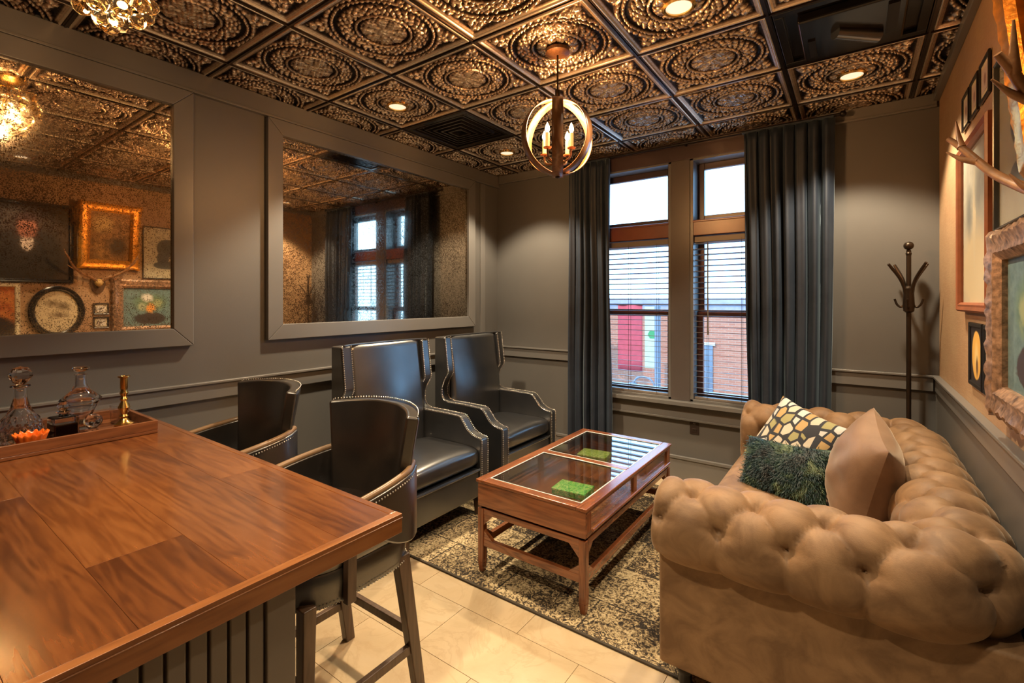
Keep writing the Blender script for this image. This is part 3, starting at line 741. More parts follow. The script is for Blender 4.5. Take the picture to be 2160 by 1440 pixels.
# ------------------------------------------------------------------ cushions on the sofa
def pillow_pt(u, v, w, h, t, side, pinch=.10):
    a, b = 2*u-1, 2*v-1
    k = ((1-a*a)*(1-b*b)); z = side*t*(max(0, k)**.52)
    x = a*w*(1-pinch*(1-b*b)*abs(a)**3*.9); y = b*h*(1-pinch*(1-a*a)*abs(b)**3*.9)
    return x, y, z
def pillow(name, label, loc, rot, w, h, t, m, wr=.004, group=None, edge=None):
    th = thing(name, label, 'cushion', loc, rot)
    b = MB(); n = 34; rnd = np.random.RandomState(len(label)); ph = rnd.rand(6)*6
    for side in (1, -1):
        def f(u, v):
            x, y, z = pillow_pt(u, v, w, h, t, side); q = (1-(2*u-1)**2)*(1-(2*v-1)**2)
            z += side*wr*q*(math.sin(9*u+7*v+ph[0])+math.sin(17*u-13*v+ph[1])*.6+math.sin(30*v+6*u+ph[2])*.4)
            return (x, y, z)
        b.grid(f, n, n)
    bmesh_o = b.build('cover', m, th, ang=70)
    if edge: MB().tube([Vector(pillow_pt(*uv, w, h, t, 1)) for uv in [(k/20, 0) for k in range(20)]+[(1, k/20) for k in range(20)]+[(1-k/20, 1) for k in range(20)]+[(0, 1-k/20) for k in range(21)]], .005, 6).build('piping', edge, th)
    return th
def m_hex():
    n = N('geometric_woven'); co = n.co(scale=(1.55, .95, 0))
    v = n.new('ShaderNodeTexVoronoi', feature='DISTANCE_TO_EDGE'); n.ln(co, v.inputs['Vector']); v.inputs['Scale'].default_value = 13; v.inputs['Randomness'].default_value = .55
    c = n.new('ShaderNodeTexVoronoi', feature='F1'); n.ln(co, c.inputs['Vector']); c.inputs['Scale'].default_value = 13; c.inputs['Randomness'].default_value = .55
    s = n.new('ShaderNodeSeparateColor'); n.ln(c.outputs['Color'], s.inputs[0])
    k = n.ramp(s.outputs[0], [(0, (.60, .55, .46)), (.35, (.50, .34, .15)), (.55, (.36, .34, .16)), (.68, (.62, .62, .62))], 'CONSTANT')
    n.col(n.mix(n.ramp(v.outputs['Distance'], [(.10, (1, 1, 1)), (.115, (0, 0, 0))]), k, (.018, .022, .035))); n.set(rough=.75, sheen=.2); return n.m
pillow('geometric_cushion', 'cream and black geometric patterned cushion against the far sofa arm', (-.285, 3.29, .615), (math.radians(58), math.radians(16), math.radians(-30)), .225, .215, .085, m_hex(), .002)
pillow('velvet_cushion', 'plump taupe velvet cushion with pointed corners leaning on the sofa back', (.035, 2.66, .665), (math.radians(78), math.radians(10), math.radians(-86)), .25, .25, .135, m_blush, .007)
def m_fur(name, sheen):
    n = N(name); co = n.co(); n.col(n.ramp(n.noise(co, 11, 4, .6, .6), [(.36, (.004, .008, .010)), (.48, (.005, .034, .042)), (.57, (.012, .050, .030)), (.70, (.18, .24, .12))])); n.set(rough=.5, sheen=sheen*.3); return n.m
m_furm = m_fur('green_fur', .5)
fp = pillow('fur_cushion', 'dark green and teal shaggy fur lumbar cushion in front of the patterned one', (-.295, 2.80, .585), (math.radians(66), math.radians(-4), math.radians(-24)), .225, .145, .085, m_furm, .003)
fb = MB(); rnd = np.random.RandomState(3)
for k in range(5200):
    u, v = rnd.rand(2)*.96+.02; side = 1 if rnd.rand() < .72 else -1
    p = Vector(pillow_pt(u, v, .225, .145, .085, side)); nr = Vector(((2*u-1)*.5, (2*v-1)*.5, side*.9)).normalized()
    d = (nr*.5+Vector((rnd.randn()*.5+.3*math.sin(9*u), -.6+rnd.randn()*.5, rnd.randn()*.2))).normalized(); L = .018+.020*rnd.rand()
    sd = d.cross(nr); sd = sd.normalized()*.0016 if sd.length > 1e-4 else Vector((.0016, 0, 0)); e = p+d*L*.55+nr*.004
    fb.add([p-sd, p+sd, e+sd*.7, e-sd*.7, p+d*L-nr*.002], [(0, 1, 2, 3), (3, 2, 4)])
fo = fb.build('fur', m_furm, fp, ang=180); fo['kind'] = 'stuff'

# ================================================================== BAR with boards, beadboard panel
BX, BY, BH = -.925, .812, .92
bar_y0 = -1.2
bb = thing('bar_cabinet', 'dark brown beadboard bar cabinet under the wooden counter', 'bar cabinet', (0, 0, 0))
MB().box((XL+.03, bar_y0, .0), (-.965, .532, .872)).build('cabinet_body', m_panel, bb, bevel=.003)
MB().box((-.965, .482, .0), (-.944, .542, .872)).build('corner_stile', m_panel, bb, bevel=.003)
MB().box((-.966, bar_y0, .0), (-.940, .542, .10)).build('base_rail', m_panel, bb, bevel=.003)
bm_ = MB().box((0, .0022, .10), (.0145, .0315, .872)).mesh('bead_board')
for k in range(36):
    o = place('bead_board', bm_, m_panel, bb, loc=(-.964, .4815-.0338*(k+1), 0), bevel=.0035)
bt_ = thing('bar_counter', 'glossy red brown plank bar counter', 'counter', (0, 0, BH))
y = BY-.022; k = 0
widths = [.145, .20, .17, .15, .19, .155, .18, .15, .165, .14, .15, .13, .14, .15]
while y > bar_y0+.02 and k < 14:
    w = min(widths[k], y-bar_y0); cuts = [XL+.004, [-1.55, -2.1, -1.25, -1.85, -1.45, -2.2, -1.7][k % 7], BX-.022]
    for a, b in zip(cuts, cuts[1:]):
        MB().box((a+.0002, y-w+.0002, -.045), (b-.0002, y-.0002, 0)).build('board', m_bar, bt_, bevel=.0004)
    y -= w; k += 1
MB().box((BX-.022, bar_y0, -.047), (BX, BY, .0005)).box((BX-.0215, bar_y0, -.011), (BX+.0015, BY+.001, -.0085)).build('edge_band', m_bar_e, bt_, bevel=.003)
MB().box((XL+.004, BY-.022, -.047), (BX-.022, BY, .0005)).build('edge_band', m_bar, bt_, bevel=.003)

# ================================================================== BAR STOOLS
def stool(loc, label):
    # local: faces -y, origin on the floor below the seat centre
    t = thing('bar_stool', label, 'bar stool', loc, group='dark leather bar stools tucked under the bar')
    for s in (-1, 1):
        MB().bar((s*.215, .245, 0), (s*.205, .165, .53), .034, .042, .042, .055).build('leg', m_leg, t, bevel=.004)
        MB().bar((s*.215, -.215, 0), (s*.210, -.205, .53), .034, .034, .044, .044).build('leg', m_leg, t, bevel=.004)
        MB().box((s*.213-.011, -.21, .150), (s*.213+.011, .22, .182)).build('stretcher', m_leg, t, bevel=.003)
    MB().box((-.205, .206, .205), (.205, .228, .238)).build('stretcher', m_leg, t, bevel=.003)
    MB().box((-.205, -.222, .255), (.205, -.200, .290)).build('footrest', m_leg, t, bevel=.003)
    # seat: apron with a rounded plan and a domed cushion
    def plan(a, sc_):
        c, s_ = math.cos(a), math.sin(a); e = .55
        return sc_*.245*math.copysign(abs(c)**e, c), sc_*.245*math.copysign(abs(s_)**e, s_)-.005
    b = MB()
    lev = [(.50, .93), (.505, .97), (.56, 1.0), (.605, 1.0), (.612, .985)]
    b.grid(lambda u, v: (*plan(u*2*PI, lev[min(4, int(round(v*4)))][1]), lev[min(4, int(round(v*4)))][0]), 48, 4, cu=True)
    b.f.append(tuple(i*5 for i in range(48))); b.build('seat_apron', m_leather_s, t, ang=40)
    lv = [(.607, .97), (.625, 1.0), (.655, 1.0), (.678, .95), (.69, .82), (.697, .5), (.70, .02)]
    b = MB(); b.grid(lambda u, v: (*plan(u*2*PI, lv[min(6, int(round(v*6)))][1]), lv[min(6, int(round(v*6)))][0]), 48, 6, cu=True)
    b.build('seat_cushion', m_leather_s, t, ang=70)
    nails([[Vector((*plan(k/60*2*PI, 1.005), .512)) for k in range(61)]], m_nail, t, .004, .012)
    # back: flared curved panel
    def bk(u, v):
        a = 2*u-1; z = .66+v*.382-.010*v*a*a; hw = .203+.052*v**1.3
        return Vector((a*hw, .215+.080*v-(.055+.060*v)*abs(a)**2.4, z))
    b = MB(); b.grid(lambda u, v: bk(u, v), 20, 14); b.build('backrest', m_leather_s, t, solid=.05, bevel=.012)
    nails([[bk(0, k/12)+Vector((-.004, .02, 0)) for k in range(13)], [bk(1, k/12)+Vector((.004, .02, 0)) for k in range(13)], [bk(k/16, 1)+Vector((0, .026, .004)) for k in range(17)]], m_nail, t, .004, .012)
    # arms: curved leather side walls, a wooden cap and a post
    for s in (-1, 1):
        path = [Vector((s*.205, .225, 0)), Vector((s*.245, .16, 0)), Vector((s*.262, .05, 0)), Vector((s*.262, -.07, 0))]
        P = resample(catmull(path, 10), .02); m = len(P)
        def wall(u, v):
            p = P[min(m-1, int(round(u*(m-1))))]; top = .845-.045*u; bot = .585+.16*u**2.2
            return (p.x, p.y, bot+(top-bot)*v)
        b = MB(); b.grid(wall, m-1, 6); b.build('arm', m_leather_s, t, solid=.036, bevel=.010)
        cap = [Vector((p.x, p.y, .849-.045*i/(m-1))) for i, p in enumerate(P)]
        cap += [cap[-1]+Vector((0, -.03, -.004))]
        MB().tube(cap, .0125, 10).build('arm_rest', mat('worn_leather_arm', (.22, .13, .065), .32, var=.2), t)
        nails([[p+Vector((s*.019, 0, -.020)) for p in cap]], m_nail, t, .004, .012)
        MB().bar((s*.255, -.085, .50), (s*.262, -.085, .80), .026, .034).build('arm_post', m_leg, t, bevel=.003)
    return t
stool((-1.555, 1.01, 0), 'dark leather bar stool with arms at the corner of the bar')
stool((-2.37, 1.01, 0), 'dark leather bar stool with arms close to the left wall')

# ================================================================== TRAY AND BARWARE
tr = thing('serving_tray', 'rectangular wooden serving tray on the bar', 'tray', (-2.49, .505, BH+.0006))
MB().box((-.195, -.225, 0), (.195, .225, .012)).build('tray_base', m_tray, tr, bevel=.002)
for s in (-1, 1):
    MB().box((s*.195-(.012 if s > 0 else 0), -.225, .012), (s*.195+(.012 if s < 0 else 0), .225, .05)).build('tray_side', m_tray, tr, bevel=.002)
    MB().box((-.183, s*.225-(.012 if s > 0 else 0), .012), (.183, s*.225+(.012 if s < 0 else 0), .05)).build('tray_end', m_tray, tr, bevel=.002)
TZ = BH+.0132
d1 = thing('decanter', 'cut crystal decanter with round faceted stopper, leftmost on the tray', 'decanter', (-2.508, .368, TZ))
def cutglass(prof, n, amp, zmax):
    b = MB(); prof = [(p.x, p.z) for p in resample([Vector((r, 0, z)) for r, z in prof], .006)]; m = len(prof); vs = []; fs = []
    for k in range(n):
        a = 2*PI*k/n
        for r, z in prof:
            q = amp*abs(math.sin(a*7+z*90))*abs(math.sin(a*7-z*90)) if .008 < z < zmax else 0
            vs.append(((r+q)*math.cos(a), (r+q)*math.sin(a), z))
    for k in range(n):
        k2 = (k+1) % n
        for j in range(m-1): fs.append((k*m+j, k2*m+j, k2*m+j+1, k*m+j+1))
    return b.add(vs, fs)
cutglass([(.001, 0), (.058, 0), (.064, .02), (.062, .045), (.048, .085), (.028, .125), (.019, .16), (.018, .20), (.028, .204), (.028, .209), (.012, .209), (.012, .12), (.045, .06), (.052, .02), (.001, .012)], 84, .005, .10).build('bottle', m_crystal, d1, ang=25)
MB().lathe([(.001, .185), (.010, .19), (.011, .212), (.022, .222), (.034, .242), (.034, .252), (.022, .272), (.001, .280)], 10).build('stopper', m_crystal, d1, ang=10)
d2 = thing('decanter', 'tall clear decanter with flared shoulders and flat stopper', 'decanter', (-2.52, .54, TZ))
MB().lathe([(.001, 0), (.036, 0), (.036, .008), (.026, .022), (.03, .05), (.055, .112), (.066, .128), (.055, .140), (.028, .165), (.018, .19), (.017, .225), (.021, .226), (.012, .228), (.013, .18), (.045, .135), (.048, .115), (.024, .05), (.001, .03)], 40).build('bottle', m_crystal, d2)
MB().lathe([(.001, .205), (.011, .21), (.012, .238), (.024, .243), (.027, .252), (.022, .258), (.001, .259)], 24).build('stopper', m_crystal, d2)
d3 = thing('square_bottle', 'short square glass bottle with ball stopper and dark spirit inside', 'bottle', (-2.435, .472, TZ), (0, 0, .12))
MB().box((-.037, -.037, 0), (.037, .037, .085)).build('bottle', m_crystal, d3, bevel=.006)
MB().box((-.031, -.031, .006), (.031, .031, .060)).build('spirit', mat('brown_spirit', (.10, .035, .02), .1), d3)
MB().lathe([(.001, .085), (.014, .085), (.013, .097), (.022, .099), (.022, .103), (.010, .106), (.019, .122), (.014, .136), (.001, .142)], 16).build('stopper', m_crystal, d3)
dish = thing('orange_dish', 'small orange glass dish with scalloped rim at the near end of the tray', 'dish', (-2.357, .372, TZ))
dish.scale = (1.05, 1.05, 1.45)
b = MB(); b.grid(lambda u, v: ((.026+.016*v+.003*v*math.cos(14*2*PI*u))*math.cos(2*PI*u), (.026+.016*v+.003*v*math.cos(14*2*PI*u))*math.sin(2*PI*u), .002+.036*v+.003*v*math.cos(14*2*PI*u)), 84, 8, cu=True)
b.build('bowl', m_orange, dish, solid=.003)
MB().lathe([(.001, 0), (.028, 0), (.027, .004), (.001, .004)], 24).build('foot', m_orange, dish)
cs_ = thing('candlestick', 'turned brass candlestick on the tray', 'candlestick', (-2.43, .655, TZ))
MB().lathe([(.001, 0), (.036, 0), (.038, .006), (.030, .012), (.034, .02), (.018, .030), (.012, .042), (.016, .05), (.010, .058), (.012, .07), (.021, .085), (.015, .10), (.010, .112), (.014, .120), (.009, .130), (.015, .145), (.011, .155), (.013, .165), (.013, .205), (.021, .210), (.020, .214), (.011, .214), (.001, .20)], 28).build('stem', m_brass, cs_)
gt = thing('glass_tumbler', 'small clear tumbler behind the candlestick', 'glass', (-2.56, .675, TZ))
MB().lathe([(.001, 0), (.030, 0), (.034, .075), (.031, .075), (.028, .008), (.001, .008)], 28).build('tumbler_body', m_crystal, gt)
sk = thing('crystal_skull', 'small crystal skull standing in front of the flared decanter', 'ornament', (-2.42, .555, TZ))
b = MB(); b.ball((0, 0, .050), .030, 18, 12); b.v = [(x*.85*(1-.25*max(0, (.05-z)/.03)), y*(1-.2*max(0, (.05-z)/.03)), z) for x, y, z in b.v]; b.build('cranium', m_crystal, sk)
MB().box((-.016, -.014, .0), (.020, .014, .026)).build('jaw', m_crystal, sk, bevel=.006)
for s in (-1, 1): MB().ball((.021, s*.010, .048), .007, 10, 6).build('eye_socket', m_black, sk)

# ================================================================== ORB PENDANT
pd = thing('orb_pendant', 'bronze strap orb pendant with four candle bulbs', 'pendant light', (-1.234, 2.113, ZC-.009))
m_strap = wood('bronze_brown_strap', (.13, .05, .018), (.24, .105, .04), (.36, .17, .07), 'z', .34, .2)
MB().lathe([(.001, 0), (.062, 0), (.062, -.016), (.045, -.024), (.010, -.026), (.001, -.026)], 28).build('canopy', m_strap, pd)
MB().tube([(0, 0, -.02), (0, 0, -.235)], .005, 8).build('rod', m_rack, pd)
MB().lathe([(.001, -.205), (.013, -.205), (.013, -.24), (.018, -.25), (.018, -.27), (.001, -.27)], 16).build('hub', m_rack, pd)
PC, PR = -.448, .195
va = math.atan2(2.113, -1.234)
for k, da in enumerate((90, 28, -32)):
    ang = va+PI/2+math.radians(da); wd = .044; r2 = PR-.006*k
    b = MB(); b.grid(lambda u, v: (lambda a, w: (r2*math.cos(a)*math.cos(ang)-w*math.sin(ang), r2*math.cos(a)*math.sin(ang)+w*math.cos(ang), PC+r2*math.sin(a)))(2*PI*u, (v-.5)*2*wd*.62), 72, 2, cu=True)
    b.build('strap_ring', m_strap, pd, solid=.004)
MB().lathe([(.001, PC-PR-.012), (.012, PC-PR-.008), (.012, PC-PR+.01), (.001, PC-PR+.012)], 12).build('finial', m_rack, pd)
MB().tube([(0, 0, PC+PR-.01), (0, 0, PC-.10)], .006, 8).build('stem', m_rack, pd)
MB().ball((0, 0, PC-.10), .016, 14, 8).build('arm_hub', m_rack, pd)
m_candle = m_emit('candle_sleeve', (.75, .42, .16), .35)
for k in range(4):
    a = va+PI/4+k*PI/2+.15; c, s_ = math.cos(a), math.sin(a)
    MB().tube(catmull([(0, 0, PC-.10), (.035*c, .035*s_, PC-.125), (.075*c, .075*s_, PC-.115), (.085*c, .085*s_, PC-.075)], 5), .005, 8).build('candle_arm', m_rack, pd)
    MB().lathe([(.001, -.075), (.020, -.072), (.021, -.067), (.008, -.066)], 14, (.085*c, .085*s_, PC)).build('bobeche', m_strap, pd)
    MB().lathe([(.001, -.066), (.0105, -.066), (.0105, .005), (.001, .006)], 12, (.085*c, .085*s_, PC)).build('candle_sleeve', m_candle, pd)
    MB().lathe([(.001, .006), (.006, .007), (.0125, .022), (.010, .036), (.004, .050), (.001, .056)], 12, (.085*c, .085*s_, PC)).build('bulb', m_bulb, pd)
    l = bpy.data.lights.new('bulb_light', 'POINT'); l.energy = 7.5; l.color = (1, .50, .18); l.shadow_soft_size = .016
    o = bpy.data.objects.new('bulb_light', l); C.objects.link(o); o.parent = pd; o.location = (.085*c, .085*s_, PC+.085)

# ================================================================== CRYSTAL CHANDELIER
chd = thing('crystal_chandelier', 'gold flush chandelier of clustered glass balls above the bar', 'chandelier', (-2.10, .53, ZC-.009))
MB().lathe([(.001, 0), (.075, 0), (.075, -.012), (.05, -.03), (.012, -.036), (.001, -.036)], 24).build('canopy', m_brass, chd)
MB().tube([(0, 0, -.03), (0, 0, -.22)], .008, 8).build('stem', m_brass, chd)
for zz, rr in ((-.08, .09), (-.15, .10), (-.22, .08)):
    MB().tube([(rr*math.cos(2*PI*k/24), rr*math.sin(2*PI*k/24), zz) for k in range(25)], .004, 6, cap=False).build('ring', m_brass, chd)
gb = MB().ball((0, 0, 0), .026, 18, 12).mesh('glass_ball')
rnd = np.random.RandomState(5)
for zz, rr, nn in ((-.10, .10, 9), (-.15, .112, 10), (-.195, .115, 10), (-.24, .10, 9), (-.28, .075, 6), (-.315, .035, 3)):
    for k in range(nn):
        a = 2*PI*(k+rnd.rand()*.5)/nn; q = place('glass_ball', gb, m_amber, chd, loc=(rr*math.cos(a), rr*math.sin(a), zz+rnd.randn()*.008)); s = .8+.45*rnd.rand(); q.scale = (s, s, s)
for k in range(6):
    a = 2*PI*k/6
    MB().ball((.055*math.cos(a), .055*math.sin(a), -.17), .012, 10, 6).build('bulb', m_bulb2, chd)
for k in range(3):
    a = 2*PI*k/3+.3
    l = bpy.data.lights.new('bulb_light', 'POINT'); l.energy = 3.4; l.color = (1, .58, .25); l.shadow_soft_size = .03
    o = bpy.data.objects.new('bulb_light', l); C.objects.link(o); o.parent = chd; o.location = (.05*math.cos(a), .05*math.sin(a), -.2-.06*k)

# ================================================================== CURTAINS AND ROD
def curtain(x0t, x1t, x0b, x1b, nf, seed, label):
    t = thing('curtain', label, 'curtain', ((x0t+x1t)/2, 3.845, .012), group='blue grey velvet curtains'); cx = (x0t+x1t)/2; rnd = np.random.RandomState(seed); ph = rnd.rand(nf+2)*.9
    H = 2.672
    def f(u, v):
        x = (x0t+(x1t-x0t)*u)*v+(x0b+(x1b-x0b)*u)*(1-v)-cx
        am = (.030+.016*(1-v))*(.55+.75*ph[int(u*nf)])
        p = u*nf*2*PI+.6*math.sin(3*u+seed)+.25*math.sin(2.5*v*PI+ph[int(u*nf)])
        y = am*math.sin(p)+.010*math.sin(2.3*p+1.2+1.5*v)+.006*math.sin(9*v+5*u)
        if v > .94: y *= 1-.45*(v-.94)/.06
        return (x+.010*math.cos(p), y, v*H)
    b = MB(); b.grid(f, nf*16, 40); b.build('drape', m_curtain, t, solid=.004, ang=80)
    MB().box((x0t-cx, -.028, H-.004), (x1t-cx, .022, H+.006)).build('header_tape', m_curtain, t, bevel=.003)
curtain(-2.135, -1.735, -2.155, -1.70, 6, 2, 'blue grey velvet curtain left of the windows, behind the coffee table')
curtain(-.675, -.115, -.630, -.150, 7, 5, 'blue grey velvet curtain right of the windows, behind the sofa')
rod = thing('curtain_rod', 'black curtain rod with ball finial just under the ceiling', 'curtain rod', (-1.1, 3.87, 2.702))
MB().tube([(-1.08, 0, 0), (1.02, 0, 0)], .010, 10).build('rod', m_black, rod)
for s, x in ((-1, -1.095), (1, 1.035)): MB().ball((x, 0, 0), .020, 14, 9).build('finial', m_black, rod)
for x in (-1.03, .0, .97): MB().box((x-.008, 0, -.01), (x+.008, .082, .01)).build('bracket', m_black, rod)

# ================================================================== COAT RACK, OUTLET
ck = thing('coat_rack', 'dark metal coat rack with curved hooks in the right corner', 'coat rack', (.268, 3.805, 0))
MB().lathe([(.001, 0), (.095, 0), (.098, .012), (.06, .024), (.02, .034), (.014, .06)], 28).build('base', m_rack, ck)
MB().tube([(0, 0, .05), (0, 0, 1.76)], .0125, 12).build('pole', m_rack, ck)
MB().lathe([(.012, 1.73), (.016, 1.745), (.010, 1.755), (.012, 1.765), (.001, 1.77)], 14).build('collar', m_rack, ck)
MB().ball((0, 0, 1.792), .026, 18, 12).build('finial', m_rack, ck)
MB().lathe([(.013, 1.38), (.026, 1.39), (.030, 1.42), (.026, 1.50), (.030, 1.53), (.013, 1.545)], 16).build('hook_collar', m_rack, ck)
for k in range(4):
    a = .62+k*PI/2; c, s_ = math.cos(a), math.sin(a)
    if s_ > .3: c, s_ = c*.9, s_*.55
    MB().tube(catmull([(.016*c, .016*s_, 1.48), (.03*c, .03*s_, 1.54), (.06*c, .06*s_, 1.60), (.125*c, .125*s_, 1.68)], 6), [.009]*17+[.008]*2, 8).build('hook', m_rack, ck)
    a += PI/4; c, s_ = math.cos(a)*.8, math.sin(a)*.8
    MB().tube(catmull([(.02*c, .02*s_, 1.44), (.045*c, .045*s_, 1.415), (.07*c, .07*s_, 1.43), (.085*c, .085*s_, 1.465)], 5), .006, 7).build('small_hook', m_rack, ck)
ot = thing('wall_outlet', 'dark brown wall outlet below the window sill', 'outlet', (-1.043, YB-.001, .443))
MB().box((-.036, -.006, -.058), (.036, 0, .058)).build('plate', m_outlet, ot, bevel=.003)
for z in (-.026, .026):
    p = MB().box((-.016, -.009, z-.015), (.016, -.005, z+.015)).build('socket', m_outlet, ot, bevel=.004)
    MB().box((-.007, -.0095, z-.002), (-.004, -.0085, z+.009)).box((.004, -.0095, z-.002), (.007, -.0085, z+.009)).build('slot', m_white if z > 0 else m_black, p)

# ================================================================== PICTURES ON THE RIGHT WALL
RM = Matrix(((0, 0, -1), (-1, 0, 0), (0, 1, 0)))
m_gold = mat('ornate_gold_leaf', (.80, .36, .06), .32, .75, var=.25, vscale=30, bump=.3, bscale=60)
m_brownf = mat('reddish_brown_frame', (.30, .10, .045), .35, var=.2, vscale=14)
m_blackf = mat('black_frame', (.014, .012, .012), .28, var=.2)
m_darkmet = mat('dark_pewter_frame', (.10, .105, .11), .3, .6, var=.2)
m_carved = mat('carved_bronze_frame', (.34, .20, .12), .38, .3, var=.65, vscale=45, bump=.5, bscale=50)
m_cream = mat('cream_mount', (.72, .62, .42), .7, var=.06)
m_pglass = pane('picture_glass', (.98, .98, .98), .7)
def picture(name, label, y0, y1, z0, z1, fw, dep, fm, pm, tilt=0, ornate=0, oval=False, mount=0, group=None, glass_=False, off=0.0):
    w, h = (y1-y0)/2, (z1-z0)/2
    t = thing(name, label, 'picture', (XR-.004-off, (y0+y1)/2, z0), group=group)
    t.rotation_euler = (RM.to_4x4() @ Matrix.Rotation(tilt, 4, 'X')).to_euler()
    iw, ih = w-fw, h-fw
    prof = [(fw, 0), (fw, dep*.75), (fw*.8, dep), (fw*.45, dep*.82), (fw*.25, dep*.9), (0, dep*.55), (0, dep*.2)]
    b = MB(); vs = []; fs = []; m = len(prof)
    if oval:
        n = 64; ring = [(math.cos(2*PI*k/n), math.sin(2*PI*k/n)) for k in range(n)]
        for c, s_ in ring:
            for d, z in prof: vs.append(((iw+d)*c, h+(ih+d)*s_, z))
    else:
        q = 30 if ornate else 1; ring = []
        cn = [(-1, -1), (1, -1), (1, 1), (-1, 1)]
        for a, bq in zip(cn, cn[1:]+cn[:1]):
            for k in range(q): ring.append((a[0]+(bq[0]-a[0])*k/q, a[1]+(bq[1]-a[1])*k/q))
        n = len(ring); rnd = np.random.RandomState(int(w*1e4))
        for k, (c, s_) in enumerate(ring):
            corner = max(0, 1-abs(abs(c)-abs(s_))*4)
            for d, z in prof:
                e = ornate*(math.sin(k*2.1)*.5+.5+rnd.rand()*.6+1.2*corner)*(d/fw if fw else 0)
                kk = 1 if max(abs(c), abs(s_)) == 1 else 1
                ex = (e if abs(c) == 1 else 0)*np.sign(c); ey = (e if abs(s_) == 1 else 0)*np.sign(s_)
                dx = d*np.sign(c) if abs(c) == 1 else d*c; dy = d*np.sign(s_) if abs(s_) == 1 else d*s_
                vs.append((iw*c+dx+ex, h+ih*s_+dy+ey, z+(ornate*1.2*rnd.rand()*(d/fw) if z > dep*.5 else 0)))
    for k in range(n):
        k2 = (k+1) % n
        for j in range(m-1): fs.append((k*m+j, k2*m+j, k2*m+j+1, k*m+j+1))
    b.add(vs, fs); b.build('frame', fm, t, ang=35)
    def plate(nm, rx, ry, z0_, z1_, mm):
        if oval: return MB().prism([(rx*math.cos(2*PI*k/48), h+ry*math.sin(2*PI*k/48)) for k in range(48)], lambda p, q, d: (p, q, d), z0_, z1_).build(nm, mm, t, smooth=False)
        return MB().box((-rx, h-ry, z0_), (rx, h+ry, z1_)).build(nm, mm, t)
    if mount:
        plate('mount', iw+.002, ih+.002, .001, dep*.2, m_cream); plate('print', iw-mount, ih-mount, dep*.2, dep*.2+.001, pm)
    else: plate('canvas', iw+.002, ih+.002, .001, dep*.25, pm)
    if glass_: plate('picture_glass', iw+.001, ih+.001, dep*.45, dep*.45+.002, m_pglass)
    return t
skin = (.45, .16, .08)
picture('dark_portrait', 'large dark portrait of a person in a black suit with a white collar', .66, 1.325, 1.63, 2.41, .035, .035, m_blackf,
        paint('dark_portrait_paint', (.020, .012, .008), (.045, .026, .016), [(.5, .30, .46, .42, (.012, .009, .008), .15), (.5, .50, .08, .13, (.60, .48, .40), .2), (.5, .70, .125, .165, (.34, .115, .065), .35), (.5, .60, .10, .06, (.22, .07, .04), .6), (.5, .83, .135, .07, (.05, .02, .015), .4)], 3, .004))
gold = picture('gold_framed_picture', 'ornate gold framed painting tilting forward off the wall', 1.36, 1.86, 1.80, 2.47, .085, .05, m_gold,
        paint('landscape_paint', (.14, .07, .02), (.42, .22, .06), [(.3, .3, .3, .25, (.06, .04, .02), .5), (.7, .75, .3, .2, (.60, .42, .16), .6)], 9, .1), tilt=math.radians(6), ornate=.006, off=.008)
picture('silhouette_picture', 'pale print of a grey head silhouette in a thin dark frame', 1.905, 2.39, 1.70, 2.29, .012, .022, m_darkmet,
        paint('silhouette_paint', (.66, .58, .38), (.74, .68, .48), [(.52, .60, .22, .19, (.12, .12, .10), .08), (.60, .40, .13, .16, (.14, .14, .12), .08), (.55, .26, .26, .08, (.13, .13, .11), .08)], 4, .01), glass_=True)
picture('flower_painting', 'ornate bronze framed painting of a flower bouquet on blue green ground', 1.645, 2.31, 1.085, 1.675, .085, .05, m_carved,
        paint('bouquet_paint', (.10, .17, .17), (.18, .27, .27), [(.5, .20, .30, .16, (.05, .035, .03), .1), (.5, .62, .34, .26, (.12, .20, .10), .5), (.36, .6, .12, .14, (.32, .36, .18), .5), (.56, .75, .12, .12, (.72, .70, .62), .4), (.5, .48, .10, .14, (.78, .32, .06), .4), (.66, .52, .09, .12, (.38, .42, .26), .5)], 10, .08), ornate=.010)
picture('oval_picture', 'oval black framed print with dark branches on cream', .995, 1.415, 1.09, 1.60, .05, .03, m_blackf,
        paint('branch_paint', (.58, .46, .28), (.66, .54, .34), [(.35, .62, .2, .12, (.16, .11, .06), .8), (.6, .7, .22, .1, (.20, .14, .08), .8), (.45, .42, .26, .08, (.18, .12, .07), .8)], 14, .14), oval=True)
picture('orange_portrait', 'orange toned picture in a pale frame beside the oval one', .56, .945, 1.08, 1.62, .035, .025, m_cream,
        paint('orange_paint', (.42, .10, .03), (.70, .28, .08), [(.5, .15, .6, .30, (.03, .02, .02), .2), (.5, .62, .2, .24, (.62, .25, .10), .5)], 6, .06))
for z0, lab in ((1.31, 'tiny black framed print, upper of the two between oval and bouquet'), (1.165, 'tiny black framed print, lower of the two between oval and bouquet')):
    picture('small_picture', lab, 1.483, 1.612, z0, z0+.118, .016, .016, m_blackf, paint('tiny_print_%d' % int(z0*100), (.62, .56, .48), (.72, .66, .58), [(.5, .5, .28, .12, (.10, .08, .07), .6)], 12, .12), mount=.012, group='tiny framed prints')
for k, (y0, y1, lab) in enumerate(((2.95, 3.11, 'small black framed print, farthest of three in a row near the ceiling'), (2.76, 2.92, 'small black framed print, middle of three in a row near the ceiling'), (2.545, 2.72, 'small black framed print, nearest of three in a row near the ceiling'))):
    picture('small_picture', lab, y0, y1, 2.255, 2.42, .016, .008, m_blackf, paint('ceiling_print_%d' % k, (.58, .46, .38), (.66, .54, .46), [(.5, .5, .22, .3, (.30, .16, .12), .4)], 8, .08), mount=.02, group='three small prints near the ceiling')
